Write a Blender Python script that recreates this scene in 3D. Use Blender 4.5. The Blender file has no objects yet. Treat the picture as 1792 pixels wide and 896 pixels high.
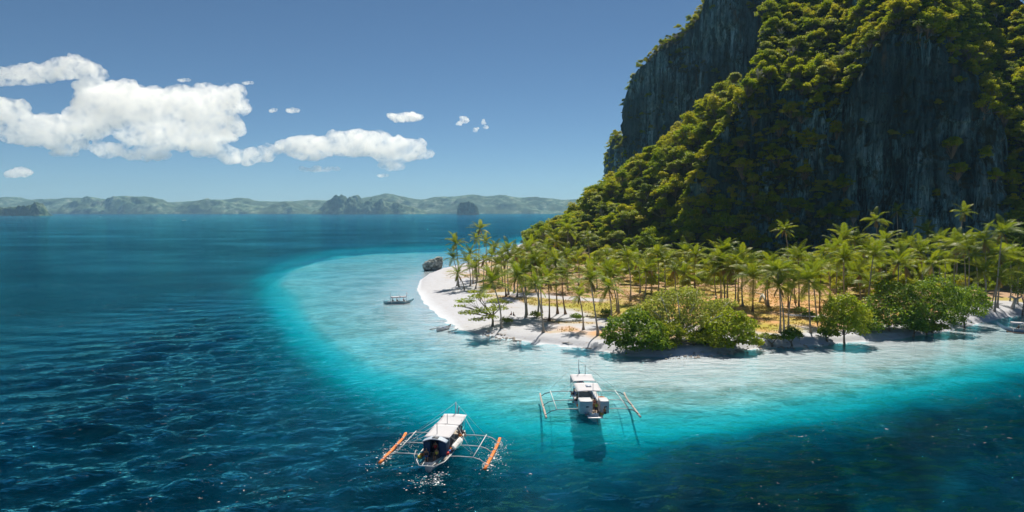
import bpy, bmesh, math, random
import numpy as np
from mathutils import Vector, Matrix
R = math.radians
random.seed(7)
rng = np.random.default_rng(11)
S = bpy.context.scene
COL = S.collection

# ------------------------------------------------------------------ camera, sky, sun, exposure
CAM_H, PITCH, FPX = 28.0, R(3.73), 1195.0
cam_data = bpy.data.cameras.new('camera')
cam_data.sensor_width = 36.0
cam_data.lens = FPX / 1792 * 36
cam_data.clip_end = 40000
cam = bpy.data.objects.new('camera', cam_data)
COL.objects.link(cam)
cam.location = (0, 0, CAM_H)
cam.rotation_euler = (R(90) - PITCH, 0, 0)
S.camera = cam

SUN_AZ, SUN_EL = R(14), R(53)          # azimuth from +Y towards +X
w = bpy.data.worlds.new('World'); S.world = w; w.use_nodes = True
wn = w.node_tree.nodes; wl = w.node_tree.links
wn.clear()
sky = wn.new('ShaderNodeTexSky'); sky.sky_type = 'NISHITA'; sky.sun_disc = False
sky.sun_elevation = SUN_EL; sky.sun_rotation = SUN_AZ
sky.altitude = 0; sky.air_density = 0.6; sky.dust_density = 0.0; sky.ozone_density = 6.0
bg = wn.new('ShaderNodeBackground'); bg.inputs['Strength'].default_value = 0.050
wo = wn.new('ShaderNodeOutputWorld')
tint_ = wn.new('ShaderNodeMix'); tint_.data_type = 'RGBA'; tint_.blend_type = 'MULTIPLY'; tint_.inputs[0].default_value = 1.0
tint_.inputs[7].default_value = (1.04, 1.12, 1.03, 1)          # the clear, slightly green-blue air of the bay
wl.new(sky.outputs[0], tint_.inputs[6]); wl.new(tint_.outputs[2], bg.inputs[0]); wl.new(bg.outputs[0], wo.inputs[0])

sd = bpy.data.lights.new('sun', 'SUN'); sd.energy = 5.0; sd.angle = R(0.5); sd.color = (1.0, 0.92, 0.77)
sun = bpy.data.objects.new('sun', sd); COL.objects.link(sun)
to_sun = Vector((math.sin(SUN_AZ) * math.cos(SUN_EL), math.cos(SUN_AZ) * math.cos(SUN_EL), math.sin(SUN_EL)))
sun.rotation_euler = to_sun.to_track_quat('Z', 'Y').to_euler()
sun.location = (0, 0, 400)

vs = S.view_settings
S.display_settings.display_device = 'sRGB'
vs.view_transform = 'Standard'; vs.look = 'None'; vs.exposure = 0.50; vs.gamma = 1.0; vs.use_curve_mapping = False
S.render.engine = 'CYCLES'
cy = S.cycles
cy.max_bounces = 18; cy.diffuse_bounces = 2; cy.glossy_bounces = 2; cy.transmission_bounces = 4
cy.transparent_max_bounces = 12; cy.volume_bounces = 16
cy.caustics_reflective = False; cy.caustics_refractive = False
cy.use_denoising = True
cy.use_adaptive_sampling = True; cy.adaptive_threshold = 0.02
cy.volume_max_steps = 256

# ------------------------------------------------------------------ helpers
def ray(px, py):
    u, v = (px - 896) / FPX, (448 - py) / FPX
    c, s = math.cos(PITCH), math.sin(PITCH)
    return Vector((u, c + v * s, -s + v * c))
def pz(px, py, z=0.0):
    """point of the place seen at a spot of the photograph, at height z"""
    d = ray(px, py); t = (z - CAM_H) / d.z
    return Vector((d.x * t, d.y * t, z))
def py_(px, py, Y):
    """same, at distance Y"""
    d = ray(px, py); t = Y / d.y
    return Vector((d.x * t, Y, CAM_H + d.z * t))
def project(p):
    v = Vector(p) - Vector((0, 0, CAM_H)); c, s = math.cos(PITCH), math.sin(PITCH)
    f = v.y * c - v.z * s; u = v.y * s + v.z * c
    return 896 + FPX * v.x / f, 448 - FPX * u / f

_perm = rng.permutation(256).astype(np.int64); _perm = np.concatenate([_perm, _perm, _perm])
_grad = rng.normal(size=(256, 3)); _grad /= np.linalg.norm(_grad, axis=1)[:, None]
def noise(x, y, z=0.0):
    x, y, z = np.broadcast_arrays(np.asarray(x, float), np.asarray(y, float), np.asarray(z, float))
    xi, yi, zi = np.floor(x), np.floor(y), np.floor(z)
    xf, yf, zf = x - xi, y - yi, z - zi
    xi, yi, zi = xi.astype(np.int64) & 255, yi.astype(np.int64) & 255, zi.astype(np.int64) & 255
    f = lambda t: t * t * t * (t * (t * 6 - 15) + 10)
    u, v, ww = f(xf), f(yf), f(zf)
    out = 0
    for a in (0, 1):
        wa = u if a else 1 - u
        pa = _perm[xi + a]
        for b in (0, 1):
            wb = v if b else 1 - v
            pb = _perm[pa + yi + b]
            for c in (0, 1):
                wc = ww if c else 1 - ww
                g = _grad[_perm[pb + zi + c]]
                out = out + wa * wb * wc * (g[..., 0] * (xf - a) + g[..., 1] * (yf - b) + g[..., 2] * (zf - c))
    return out * 1.6
def fbm(x, y, z=0.0, o=4, lac=2.03, gain=0.5):
    s, a = 0, 1.0
    x, y, z = np.asarray(x, float), np.asarray(y, float), np.asarray(z, float)
    for i in range(o):
        s = s + a * noise(x + 17.3 * i, y - 9.1 * i, z + 3.7 * i); x, y, z, a = x * lac, y * lac, z * lac, a * gain
    return s
def smooth(a, b, t):
    t = np.clip((t - a) / (b - a), 0, 1); return t * t * (3 - 2 * t)

def tag(o, label, cat=None, group=None, kind=None):
    o['label'] = label
    if cat: o['category'] = cat
    if group: o['group'] = group
    if kind: o['kind'] = kind
    return o
def empty(name, loc=(0, 0, 0), rz=0.0):
    o = bpy.data.objects.new(name, None); COL.objects.link(o)
    o.location = loc; o.rotation_euler = (0, 0, rz); o.empty_display_size = 0.3
    return o
def link(name, me, mat=None, parent=None):
    o = bpy.data.objects.new(name, me); COL.objects.link(o)
    if mat is not None and not me.materials: me.materials.append(mat)
    if parent: o.parent = parent
    return o
def mesh_np(name, verts, faces, smooth_=False):
    """verts (n,3), faces (m,4) or (m,3) arrays"""
    me = bpy.data.meshes.new(name)
    verts = np.asarray(verts, np.float32); faces = np.asarray(faces, np.int32)
    k = faces.shape[1]
    me.vertices.add(len(verts)); me.vertices.foreach_set('co', verts.ravel())
    me.loops.add(faces.size); me.loops.foreach_set('vertex_index', faces.ravel())
    me.polygons.add(len(faces)); me.polygons.foreach_set('loop_start', np.arange(len(faces), dtype=np.int32) * k)
    me.update(calc_edges=True); me.validate()
    if smooth_: me.polygons.foreach_set('use_smooth', np.ones(len(me.polygons), bool))
    return me
def grid_faces(nu, nv):
    i = np.arange(nu * nv).reshape(nu, nv)
    return np.stack([i[:-1, :-1], i[1:, :-1], i[1:, 1:], i[:-1, 1:]], -1).reshape(-1, 4)
def attr(me, name, vals):
    a = me.attributes.new(name, 'FLOAT', 'POINT'); a.data.foreach_set('value', np.asarray(vals, np.float32).ravel())

# ------------------------------------------------------------------ materials
class NT:
    def __init__(self, name):
        self.m = bpy.data.materials.new(name); self.m.use_nodes = True
        self.t = self.m.node_tree; self.n = self.t.nodes; self.l = self.t.links; self.n.clear()
        self.out = self.n.new('ShaderNodeOutputMaterial')
    def node(self, kind, props=None, **ins):
        nd = self.n.new('ShaderNode' + kind)
        for k, v in (props or {}).items(): setattr(nd, k, v)
        for k, v in ins.items():
            key = int(k[1:]) if k[0] == '_' and k[1:].isdigit() else k.replace('_', ' ')
            sock = nd.inputs[key]
            if hasattr(v, 'links') or isinstance(v, bpy.types.NodeSocket): self.l.new(v, sock)
            else: sock.default_value = v
        return nd
    def math(self, op, a, b=0.0, c=0.0):
        return self.node('Math', {'operation': op}, _0=a, _1=b, _2=c).outputs[0]
    def mix(self, f, a, b, kind='MIX'):
        nd = self.n.new('ShaderNodeMix'); nd.data_type = 'RGBA'; nd.blend_type = kind
        for s, v in ((nd.inputs[0], f), (nd.inputs[6], a), (nd.inputs[7], b)):
            if isinstance(v, bpy.types.NodeSocket): self.l.new(v, s)
            else: s.default_value = v if not isinstance(v, tuple) or len(v) == 4 else (*v, 1)
        return nd.outputs[2]
    def noise(self, vec, scale, detail=4.0, rough=0.55, dist=0.0):
        return self.node('TexNoise', None, Vector=vec, Scale=scale, Detail=detail, Roughness=rough, Distortion=dist).outputs[0]
    def ramp(self, f, stops):
        nd = self.n.new('ShaderNodeValToRGB'); e = nd.color_ramp.elements
        while len(e) < len(stops): e.new(0.5)
        for s, (p, c) in zip(e, stops):
            s.position = p; s.color = (*c, 1) if isinstance(c, tuple) else (c, c, c, 1)
        self.l.new(f, nd.inputs[0]); return nd.outputs[0]
    def coord(self, which='Object', scale=None, rot=None):
        o = self.n.new('ShaderNodeTexCoord').outputs[which]
        if scale or rot:
            mp = self.node('Mapping', None, Vector=o)
            if scale: mp.inputs['Scale'].default_value = scale
            if rot: mp.inputs['Rotation'].default_value = rot
            o = mp.outputs[0]
        return o
    def attr(self, name):
        nd = self.n.new('ShaderNodeAttribute'); nd.attribute_name = name; return nd.outputs['Fac']
    def bump(self, h, strength=0.5, dist=1.0, normal=None):
        nd = self.node('Bump', None, Height=h, Strength=strength, Distance=dist)
        if normal is not None: self.l.new(normal, nd.inputs['Normal'])
        return nd.outputs[0]
    def pbsdf(self, color, rough=0.6, normal=None, spec=0.3, **kw):
        nd = self.node('BsdfPrincipled', None, Roughness=rough)
        s = nd.inputs['Base Color']
        if isinstance(color, bpy.types.NodeSocket): self.l.new(color, s)
        else: s.default_value = (*color, 1)
        nd.inputs['Specular IOR Level'].default_value = spec
        if normal is not None: self.l.new(normal, nd.inputs['Normal'])
        for k, v in kw.items(): nd.inputs[k.replace('_', ' ')].default_value = v
        return nd.outputs[0]
    def surf(self, s): self.l.new(s, self.out.inputs['Surface']); return self.m
MATS = {}
def plain(name, color, rough=0.55, var=0.12, scale=3.0, spec=0.35, grime=0.0):
    """painted / cloth / wood surface with a slight uneven tone"""
    if name in MATS: return MATS[name]
    t = NT(name); c = t.coord()
    n1 = t.noise(c, scale, 5, 0.6)
    col = t.mix(t.math('MULTIPLY', n1, 1.0), tuple(x * (1 - var) for x in color), tuple(min(1, x * (1 + var)) for x in color))
    if grime:
        n2 = t.noise(c, scale * 3.1, 6, 0.7)
        col = t.mix(t.ramp(n2, [(0.52, 0.0), (0.72, grime)]), col, (0.16, 0.13, 0.10))
    MATS[name] = t.surf(t.pbsdf(col, rough, t.bump(n1, 0.15, 0.02), spec))
    return MATS[name]
# ------------------------------------------------------------------ the lie of the land
def world_line(pts): return np.array([pz(x, y)[:2] for x, y in pts])
def close(line, tail): return np.vstack([line, np.array(tail, float)])
SHORE_PX = [(905, 430), (890, 440), (850, 454), (800, 466), (770, 472), (752, 479), (736, 490), (730, 507), (741, 529), (762, 548), (784, 563),
            (800, 575), (835, 584), (880, 592), (940, 600), (1000, 606), (1050, 614), (1110, 624), (1170, 624), (1250, 619), (1300, 613),
            (1360, 607), (1440, 603), (1520, 597), (1600, 589), (1660, 579), (1710, 567), (1752, 557), (1792, 551)]
TAIL = [(260, 190), (520, 230), (900, 500), (700, 1000), (330, 1000), (150, 840), (60, 690)]
C1_PX = [(905, 427), (860, 440), (800, 455), (745, 468), (705, 482), (668, 505), (660, 530), (690, 562), (740, 590), (800, 615), (880, 640), (980, 662), (1100, 675),
         (1250, 676), (1400, 662), (1550, 638), (1680, 612), (1792, 588)]
C2_PX = [(905, 424), (790, 438), (640, 444), (560, 455), (505, 475), (492, 497), (530, 520), (548, 560), (605, 610), (700, 652), (840, 692), (960, 706),
         (1100, 710), (1300, 703), (1500, 678), (1650, 648), (1792, 612)]
C3_PX = [(905, 420), (800, 431), (600, 437), (490, 462), (462, 492), (490, 545), (525, 600), (590, 645), (690, 695), (790, 735), (900, 752), (1000, 762), (1100, 768),
         (1250, 752), (1400, 730), (1600, 690), (1792, 640)]
C4_PX = [(905, 414), (800, 424), (600, 428), (440, 455), (410, 500), (420, 570), (450, 630), (530, 690), (640, 740), (780, 795), (900, 815), (1000, 825),
         (1100, 818), (1220, 790), (1350, 765), (1600, 722), (1792, 668)]
SHORE = close(world_line(SHORE_PX), TAIL)
C1 = close(world_line(C1_PX), [(262, 165), (530, 205), (930, 490), (720, 1040), (310, 1040), (130, 860), (35, 705)])
C2 = close(world_line(C2_PX), [(264, 150), (540, 185), (950, 480), (740, 1070), (300, 1070), (110, 880), (18, 720)])
C3 = close(world_line(C3_PX), [(268, 136), (550, 165), (980, 470), (760, 1100), (290, 1100), (95, 900), (5, 735)])
C4 = close(world_line(C4_PX), [(270, 122), (560, 145), (1010, 460), (780, 1140), (280, 1140), (70, 930), (-15, 760)])
def seg_dist(P, poly):
    A = poly; B = np.roll(poly, -1, 0)
    best = np.full(len(P), 1e18)
    for a, b in zip(A, B):
        ab = b - a; t = np.clip(((P - a) @ ab) / (ab @ ab), 0, 1)
        d = P - a - t[:, None] * ab
        best = np.minimum(best, (d * d).sum(1))
    return np.sqrt(best)
def inside(P, poly):
    A = poly; B = np.roll(poly, -1, 0); c = np.zeros(len(P), bool)
    for (x1, y1), (x2, y2) in zip(A, B):
        if y1 == y2: continue
        cond = (y1 > P[:, 1]) != (y2 > P[:, 1])
        c ^= cond & (P[:, 0] < (x2 - x1) * (P[:, 1] - y1) / (y2 - y1) + x1)
    return c
# the rising ground: heights at known places, bent smoothly between them
HILL = []
def hp(px, Y, z): HILL.append(((px - 896) / FPX * Y, Y, z))
for a in [(905, 535, 1.5), (940, 505, 4), (985, 470, 13), (1015, 445, 25), (1060, 430, 38), (1100, 420, 46), (1150, 405, 58), (1200, 390, 70), (1255, 370, 76), (1320, 360, 88),
          (900, 420, 2), (950, 395, 3.5), (1000, 372, 5), (1060, 345, 5), (1120, 338, 7), (1165, 332, 9), (1230, 312, 5), (1400, 300, 5), (1600, 278, 5), (1792, 262, 5), (2050, 250, 5),
          (1000, 420, 16), (1060, 390, 24), (1120, 375, 32), (1170, 360, 38),
          (905, 620, 0.5), (985, 560, 8), (1060, 520, 25), (1100, 500, 32), (1200, 520, 40), (1400, 340, 45), (1600, 330, 45), (1792, 320, 45), (1500, 520, 60), (1900, 500, 60),
          (850, 300, 1.6), (880, 360, 1.8), (900, 200, 1.9), (950, 260, 2.4), (1050, 180, 2.0), (1050, 260, 3.0), (1100, 300, 3.4), (1300, 170, 2.2), (1300, 240, 3.2), (1500, 180, 2.2), (1500, 235, 3.2), (1700, 190, 2.2), (1760, 225, 3.2), (1400, 270, 4)]:
    hp(*a)
HILL = np.array(HILL)
def _tps_fit(H):
    n = len(H); X = H[:, :2] / 100
    d = np.linalg.norm(X[:, None] - X[None], axis=2)
    K = np.where(d > 0, d * d * np.log(np.maximum(d, 1e-9)), 0) + np.eye(n) * 1e-4
    Pm = np.hstack([np.ones((n, 1)), X])
    M = np.block([[K, Pm], [Pm.T, np.zeros((3, 3))]])
    return np.linalg.solve(M, np.concatenate([H[:, 2], np.zeros(3)]))
_TW = _tps_fit(HILL)
def tps(x, y):
    X = np.stack([x, y], -1) / 100; C = HILL[:, :2] / 100
    out = _TW[-3] + X @ _TW[-2:]
    for c, wgt in zip(C, _TW[:-3]):
        d2 = ((X - c) ** 2).sum(-1)
        out = out + wgt * 0.5 * d2 * np.log(np.maximum(d2, 1e-12))
    return out
def land(x, y):
    """(height, signed distance to the waterline: positive on land)"""
    x = np.asarray(x, float).ravel(); y = np.asarray(y, float).ravel()
    P = np.stack([x, y], 1)
    z = np.full(len(P), -25.0)
    near = (x > -420) & (x < 1400) & (y > 0) & (y < 1500)
    Q = P[near]
    d0 = seg_dist(Q, SHORE); i0 = inside(Q, SHORE)
    zq = np.empty(len(Q))
    # --- under water
    w_ = ~i0; Qw = Q[w_]; wob = fbm(Qw[:, 0] / 22, Qw[:, 1] / 22, 0, 4)
    d1, d2, d3, d4 = (seg_dist(Qw, c) for c in (C1, C2, C3, C4)); dw = d0[w_]
    i1, i2, i3, i4 = (inside(Qw, c) for c in (C1, C2, C3, C4))
    zz = np.where(i4, -13 + 8.6 * (d4 / (d3 + d4 + 1e-6)), -25 + 12.0 * np.exp(-d4 / 22))
    zz = np.where(i3, -4.4 + 3.45 * (d3 / (d2 + d3 + 1e-6)), zz)
    zz = np.where(i2, -0.95 + 0.70 * (d2 / (d1 + d2 + 1e-6)), zz)
    zz = np.where(i1, -0.24 * (dw / (dw + d1 + 1e-6)), zz)
    zq[w_] = zz * (1 + 0.34 * np.clip(wob, -1, 1) * smooth(0.05, 1.5, -zz))
    # --- land: a wide beach at the point, a knee-high bank along the front
    xq, yq, dl = Q[i0, 0], Q[i0, 1], d0[i0]
    tipw = np.exp(-((xq + 14) / 26) ** 2 - ((yq - 225) / 75) ** 2)
    cap = (0.42 - 0.34 * np.clip(tipw * 1.5, 0, 1)) * dl
    bank = 0.55 * smooth(0.6, 1.9, dl) * (1 - np.clip(tipw * 1.6, 0, 1))
    tp = tps(xq, yq)
    hl = np.maximum(tp, 1.3) + 0.25 * fbm(xq / 9, yq / 9, 5, 4) + 2.0 * smooth(8, 30, tp) * fbm(xq / 25, yq / 25, 9, 3)
    k = 0.5
    zl = -k * np.log(np.exp(-np.minimum(hl, 200) / k) + np.exp(-(cap + bank) / k)) + 0.0
    zl = np.where(hl > 15, np.minimum(hl, cap * 3 + bank), zl)
    zq[i0] = np.maximum(zl, 0.02 * dl) + 0.06 * fbm(xq / 1.7, yq / 1.7, 2, 3) * smooth(0.5, 3, dl)
    z[near] = zq
    sdist = np.full(len(P), -999.0); sdist[near] = np.where(i0, d0, -d0)
    return z, sdist

def axis(lo, hi, step, far, growth):
    core = list(np.arange(lo, hi + step * 0.5, step))
    s, a, b = step, [], []
    p = lo
    while p > -far:
        s *= growth; p -= s; a.append(p)
    s, p = step, hi
    while p < far:
        s *= growth; p += s; b.append(p)
    return np.array(a[::-1] + core + b)

# ---- ground: sea bed, beach and land in one sheet
gx = axis(-70, 170, 0.8, 11000, 1.07); gy = axis(108, 300, 0.8, 11000, 1.05)
GX, GY = np.meshgrid(gx, gy, indexing='ij')
GZ, GS = land(GX, GY)
def gz(x_, y_):
    """height of the ground sheet at a place"""
    i = int(np.clip(np.searchsorted(gx, x_) - 1, 0, len(gx) - 2)); j = int(np.clip(np.searchsorted(gy, y_) - 1, 0, len(gy) - 2))
    u = min(max((x_ - gx[i]) / (gx[i + 1] - gx[i]), 0), 1); v = min(max((y_ - gy[j]) / (gy[j + 1] - gy[j]), 0), 1); n_ = len(gy)
    return float(GZ[i * n_ + j] * (1 - u) * (1 - v) + GZ[(i + 1) * n_ + j] * u * (1 - v) + GZ[i * n_ + j + 1] * (1 - u) * v + GZ[(i + 1) * n_ + j + 1] * u * v)
me = mesh_np('ground', np.stack([GX.ravel(), GY.ravel(), GZ], 1), grid_faces(len(gx), len(gy)), True)
gxr, gyr = GX.ravel(), GY.ravel()
attr(me, 'shore', np.clip(GS, -200, 200))
# what grows where: 0 sand, 1 grass; and how dry the grass is
def blob(px, py, rx, ry):
    c = pz(px, py, 2); return np.exp(-((gxr - c.x) / rx) ** 2 - ((gyr - c.y) / ry) ** 2)
wobl = fbm(gxr / 7, gyr / 7, 3, 4)
grass = smooth(5.0, 9.0, GS + 3.0 * wobl) * smooth(1.1, 1.6, GZ + 0.2 * wobl)
def line_mask(pts, half, soft):
    L = np.array([pz(x, y, 2)[:2] for x, y in pts]); P = np.stack([gxr, gyr], 1)
    best = np.full(len(P), 1e9)
    sel = (gxr > -80) & (gxr < 180) & (gyr > 90) & (gyr < 330); Q = P[sel]; b = np.full(len(Q), 1e9)
    for a_, b_ in zip(L[:-1], L[1:]):
        ab = b_ - a_; t = np.clip(((Q - a_) @ ab) / (ab @ ab), 0, 1); b = np.minimum(b, np.linalg.norm(Q - a_ - t[:, None] * ab, axis=1))
    best[sel] = b
    return 1 - smooth(half, half + soft, best + 1.2 * wobl)
sandy = np.maximum.reduce([line_mask([(880, 520), (930, 540), (985, 555), (1040, 556), (1100, 560), (1180, 560)], 1.6, 2.5),
                           line_mask([(948, 540), (985, 548)], 4.0, 5.0),
                           line_mask([(850, 545), (890, 540), (905, 560), (900, 575)], 4.0, 5.0),
                           line_mask([(900, 575), (960, 583), (1040, 592)], 1.6, 1.5),
                           0.9 * line_mask([(880, 512), (960, 520), (1040, 528)], 1.5, 4.0),
                           line_mask([(1388, 552), (1440, 552)], 0.8, 1.4), line_mask([(1690, 540), (1792, 535)], 6, 4)])
attr(me, 'grass', np.clip(grass * (1 - 0.93 * sandy), 0, 1))
lush = np.maximum.reduce([line_mask([(970, 536), (1060, 538), (1140, 545)], 4.5, 5.0), line_mask([(1300, 568), (1400, 573)], 1.5, 4.0), line_mask([(1060, 556), (1110, 560)], 2.0, 3.0),
                          0.7 * smooth(-0.1, 0.5, fbm(gxr / 12, gyr / 12, 8, 3))])
attr(me, 'lush', np.clip(lush, 0, 1))
rust = np.clip(blob(1370, 562, 30, 45) * 1.5 + blob(990, 572, 26, 9) * 1.4 + blob(1420, 545, 25, 25), 0, 1)
attr(me, 'rust', rust)
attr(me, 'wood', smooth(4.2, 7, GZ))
t = NT('island_ground'); c = t.coord()
sandn = t.noise(c, 0.35, 6, 0.6); fine = t.noise(c, 2.2, 6, 0.65)
sand = t.mix(sandn, (0.42, 0.435, 0.49), (0.51, 0.525, 0.59))
sand = t.mix(t.ramp(t.noise(t.coord(scale=(1, 2.2, 1)), 0.5, 8, 0.72), [(0.56, 0.0), (0.66, 0.5)]), sand, (0.30, 0.21, 0.14))
sepd = t.node('SeparateXYZ', None, Vector=t.node('NewGeometry').outputs['Position']).outputs[2]
# under water: white sand with grey-green patches of rubble and weed
reefn = t.noise(t.coord(scale=(0.95, 1.0, 1)), 0.085, 8, 0.70, 0.9)
rip = t.noise(t.coord(scale=(0.9, 1.2, 1)), 0.6, 7, 0.74)
reef = t.math('ADD', t.math('MULTIPLY', reefn, 0.6), t.math('MULTIPLY', rip, 0.4))
bed_r = t.ramp(reef, [(0.44, 0.0), (0.57, 0.75)])
deepmask = t.ramp(t.math('MULTIPLY', sepd, -0.1), [(0.012, 0.0), (0.03, 1.0), (0.10, 0.9), (0.18, 0.08)])
bed = t.mix(t.math('MULTIPLY', bed_r, deepmask), t.mix(rip, (0.53, 0.575, 0.655), (0.67, 0.71, 0.79)), (0.20, 0.21, 0.19))
wetmix = t.ramp(t.math('ADD', t.math('MULTIPLY', sepd, 1.0), t.math('MULTIPLY', sandn, 0.15)), [(0.02, 1.0), (0.32, 0.0)])
sand = t.mix(wetmix, sand, bed)
dry = t.mix(t.noise(c, 1.6, 7, 0.7), (0.42, 0.20, 0.075), (0.62, 0.38, 0.18))
dry = t.mix(t.ramp(t.noise(c, 0.22, 4, 0.6), [(0.45, 0.0), (0.7, 0.6)]), dry, (0.58, 0.40, 0.28))
dry = t.mix(t.attr('rust'), t.mix(t.noise(c, 0.9, 6, 0.7), (0.30, 0.17, 0.09), (0.52, 0.38, 0.27)), dry)
green = t.mix(fine, (0.20, 0.22, 0.02), (0.42, 0.40, 0.04))
gr = t.mix(t.math('MULTIPLY', t.attr('lush'), t.ramp(fine, [(0.3, 0.35), (0.6, 1.0)])), dry, green)
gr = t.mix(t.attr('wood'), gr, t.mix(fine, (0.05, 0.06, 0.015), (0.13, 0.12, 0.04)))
gm = t.math('MULTIPLY', t.attr('grass'), t.math('SUBTRACT', 1.0, wetmix))
base = t.mix(gm, sand, gr)
h = t.math('ADD', t.math('MULTIPLY', fine, 0.6), t.noise(c, 0.7, 4))
t.surf(t.pbsdf(base, 0.9, t.bump(h, 0.6, 0.15), 0.1))
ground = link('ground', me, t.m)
tag(ground, 'white sand beach, dry orange grass flat and pale sea bed of the island', 'ground', kind='structure')

# ---- sea
sx = axis(-60, 62, 0.5, 11500, 1.06); sy = axis(54, 135, 0.5, 11500, 1.035)
SX, SY = np.meshgrid(sx, sy, indexing='ij')
x, y = SX.ravel(), SY.ravel()
zb, _ = land(x, y)
depth = np.maximum(-zb, 0)
cell = np.maximum(np.gradient(sx)[:, None] + 0 * SY, np.gradient(sy)[None, :] + 0 * SX).ravel()
hgt = np.zeros(len(x)); r2 = np.random.default_rng(5)
xw, yw = x + 1.1 * fbm(x / 9, y / 9, 1, 2), y + 1.1 * fbm(x / 9, y / 9, 4, 2)
amp_mod = 0.75 + 0.6 * fbm(x / 30, y / 30, 12, 3)
for i in range(26):
    lam = 1.3 * (1.085 ** i) * r2.uniform(0.9, 1.1)
    th = R(-65) + r2.normal(0, 0.55)            # wind waves running mostly along the view, a little across
    k = 2 * math.pi / lam
    ph = k * (xw * math.cos(th) + yw * math.sin(th)) + r2.uniform(0, 6.28)
    a = 0.0165 * lam ** 0.80
    fade = np.clip((lam / np.maximum(cell, 1e-3) - 2.2) / 3, 0, 1)
    s = np.sin(ph)
    hgt += a * fade * (s + 0.35 * (s * s - 0.5))
hgt *= amp_mod * (0.12 + 0.88 * smooth(0.4, 8.0, depth))
for bx_, by_ in ((779, 786), (1026, 708)):      # hulls and floats lie on the water, the waves are small round them
    q_ = pz(bx_, by_); hgt *= 1 - 0.75 * np.exp(-(((x - q_.x) ** 2 + (y - q_.y) ** 2) / 100) ** 2)
hgt = np.clip(hgt, -0.9, 0.9)
me = mesh_np('sea', np.stack([x, y, hgt], 1), grid_faces(len(sx), len(sy)), True)
attr(me, 'depth', depth)
t = NT('sea_water'); c = t.coord()
D = t.attr('depth')
def absorb(k):   # light left after passing down (or up) through this much water
    return t.math('POWER', 2.718281828, t.math('MULTIPLY', D, -k))
tint = t.node('CombineColor', None, _0=absorb(0.68), _1=absorb(0.050), _2=absorb(0.028)).outputs[0]
transp = t.node('BsdfTransparent', None, Color=tint).outputs[0]
n1 = t.noise(t.coord(scale=(0.62, 1.0, 1)), 0.55, 5, 0.62, 0.4)
n2 = t.noise(t.coord(scale=(0.5, 1.0, 1), rot=(0, 0, R(24))), 1.9, 4, 0.6, 0.3)
n3 = t.noise(t.coord(scale=(0.45, 1.0, 1), rot=(0, 0, R(-12))), 0.10, 5, 0.6)
calm = t.ramp(t.math('MULTIPLY', D, 0.1), [(0.0, 0.25), (0.5, 1.0)])
hh = t.math('ADD', t.math('MULTIPLY', n1, 1.05), t.math('ADD', t.math('MULTIPLY', n2, 0.36), t.math('MULTIPLY', n3, 1.0)))
wind = t.ramp(t.noise(t.coord(scale=(0.6, 1.0, 1)), 0.012, 5, 0.6, 0.5), [(0.36, 0.55), (0.64, 1.35)])      # cat's-paws of wind roughen the water in patches
nrm = t.bump(t.math('MULTIPLY', t.math('MULTIPLY', hh, wind), calm), 1.0, 0.95)
scat = t.node('BsdfDiffuse', None, Color=t.ramp(t.math('MULTIPLY', D, 0.05), [(0.0, (0.02, 0.42, 0.50)), (0.2, (0.0, 0.31, 0.40)), (0.42, (0.0, 0.06, 0.085)), (0.7, (0.0, 0.012, 0.018))]), Normal=nrm).outputs[0]   # fine sand stirred up in the shallows, clear dark water further out
fs = t.ramp(t.math('MULTIPLY', D, 0.05), [(0.0, 0.0), (0.05, 0.04), (0.20, 0.36), (0.6, 0.55), (1.0, 0.7)])
body = t.node('MixShader', None, _0=fs, _1=transp, _2=scat).outputs[0]
gl = t.node('BsdfGlossy', None, Color=(0.16, 0.80, 0.95, 1), Roughness=0.03, Normal=nrm).outputs[0]
fr = t.node('Fresnel', None, IOR=1.33, Normal=nrm).outputs[0]
fr = t.math('MINIMUM', t.math('MAXIMUM', t.math('MULTIPLY_ADD', fr, 1.6, -0.15), 0.02), 0.85)
srf = t.node('MixShader', None, _0=fr, _1=body, _2=gl).outputs[0]
# white flecks painted by noise: foam, and stand-ins for sun glints
f1 = t.noise(t.coord(scale=(0.7, 1.4, 1)), 1.5, 5, 0.72, 1.2); f2 = t.noise(c, 0.055, 4, 0.6)
fo = t.math('MULTIPLY', t.ramp(f1, [(0.655, 0.0), (0.70, 1.0)]), t.ramp(f2, [(0.48, 0.0), (0.60, 1.0)]))
fo = t.math('MULTIPLY', fo, t.ramp(t.math('MULTIPLY', D, 0.1), [(0.3, 0.0), (0.7, 1.0)]))
foam_glint = t.node('BsdfDiffuse', None, Color=(0.85, 0.88, 0.9, 1)).outputs[0]
t.surf(t.node('MixShader', None, _0=t.math('MULTIPLY', fo, 0.85), _1=srf, _2=foam_glint).outputs[0])
sea = link('sea', me, t.m)
tag(sea, 'rippled sea, dark blue far out and clear turquoise over the shallows', 'sea', kind='structure')
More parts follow.
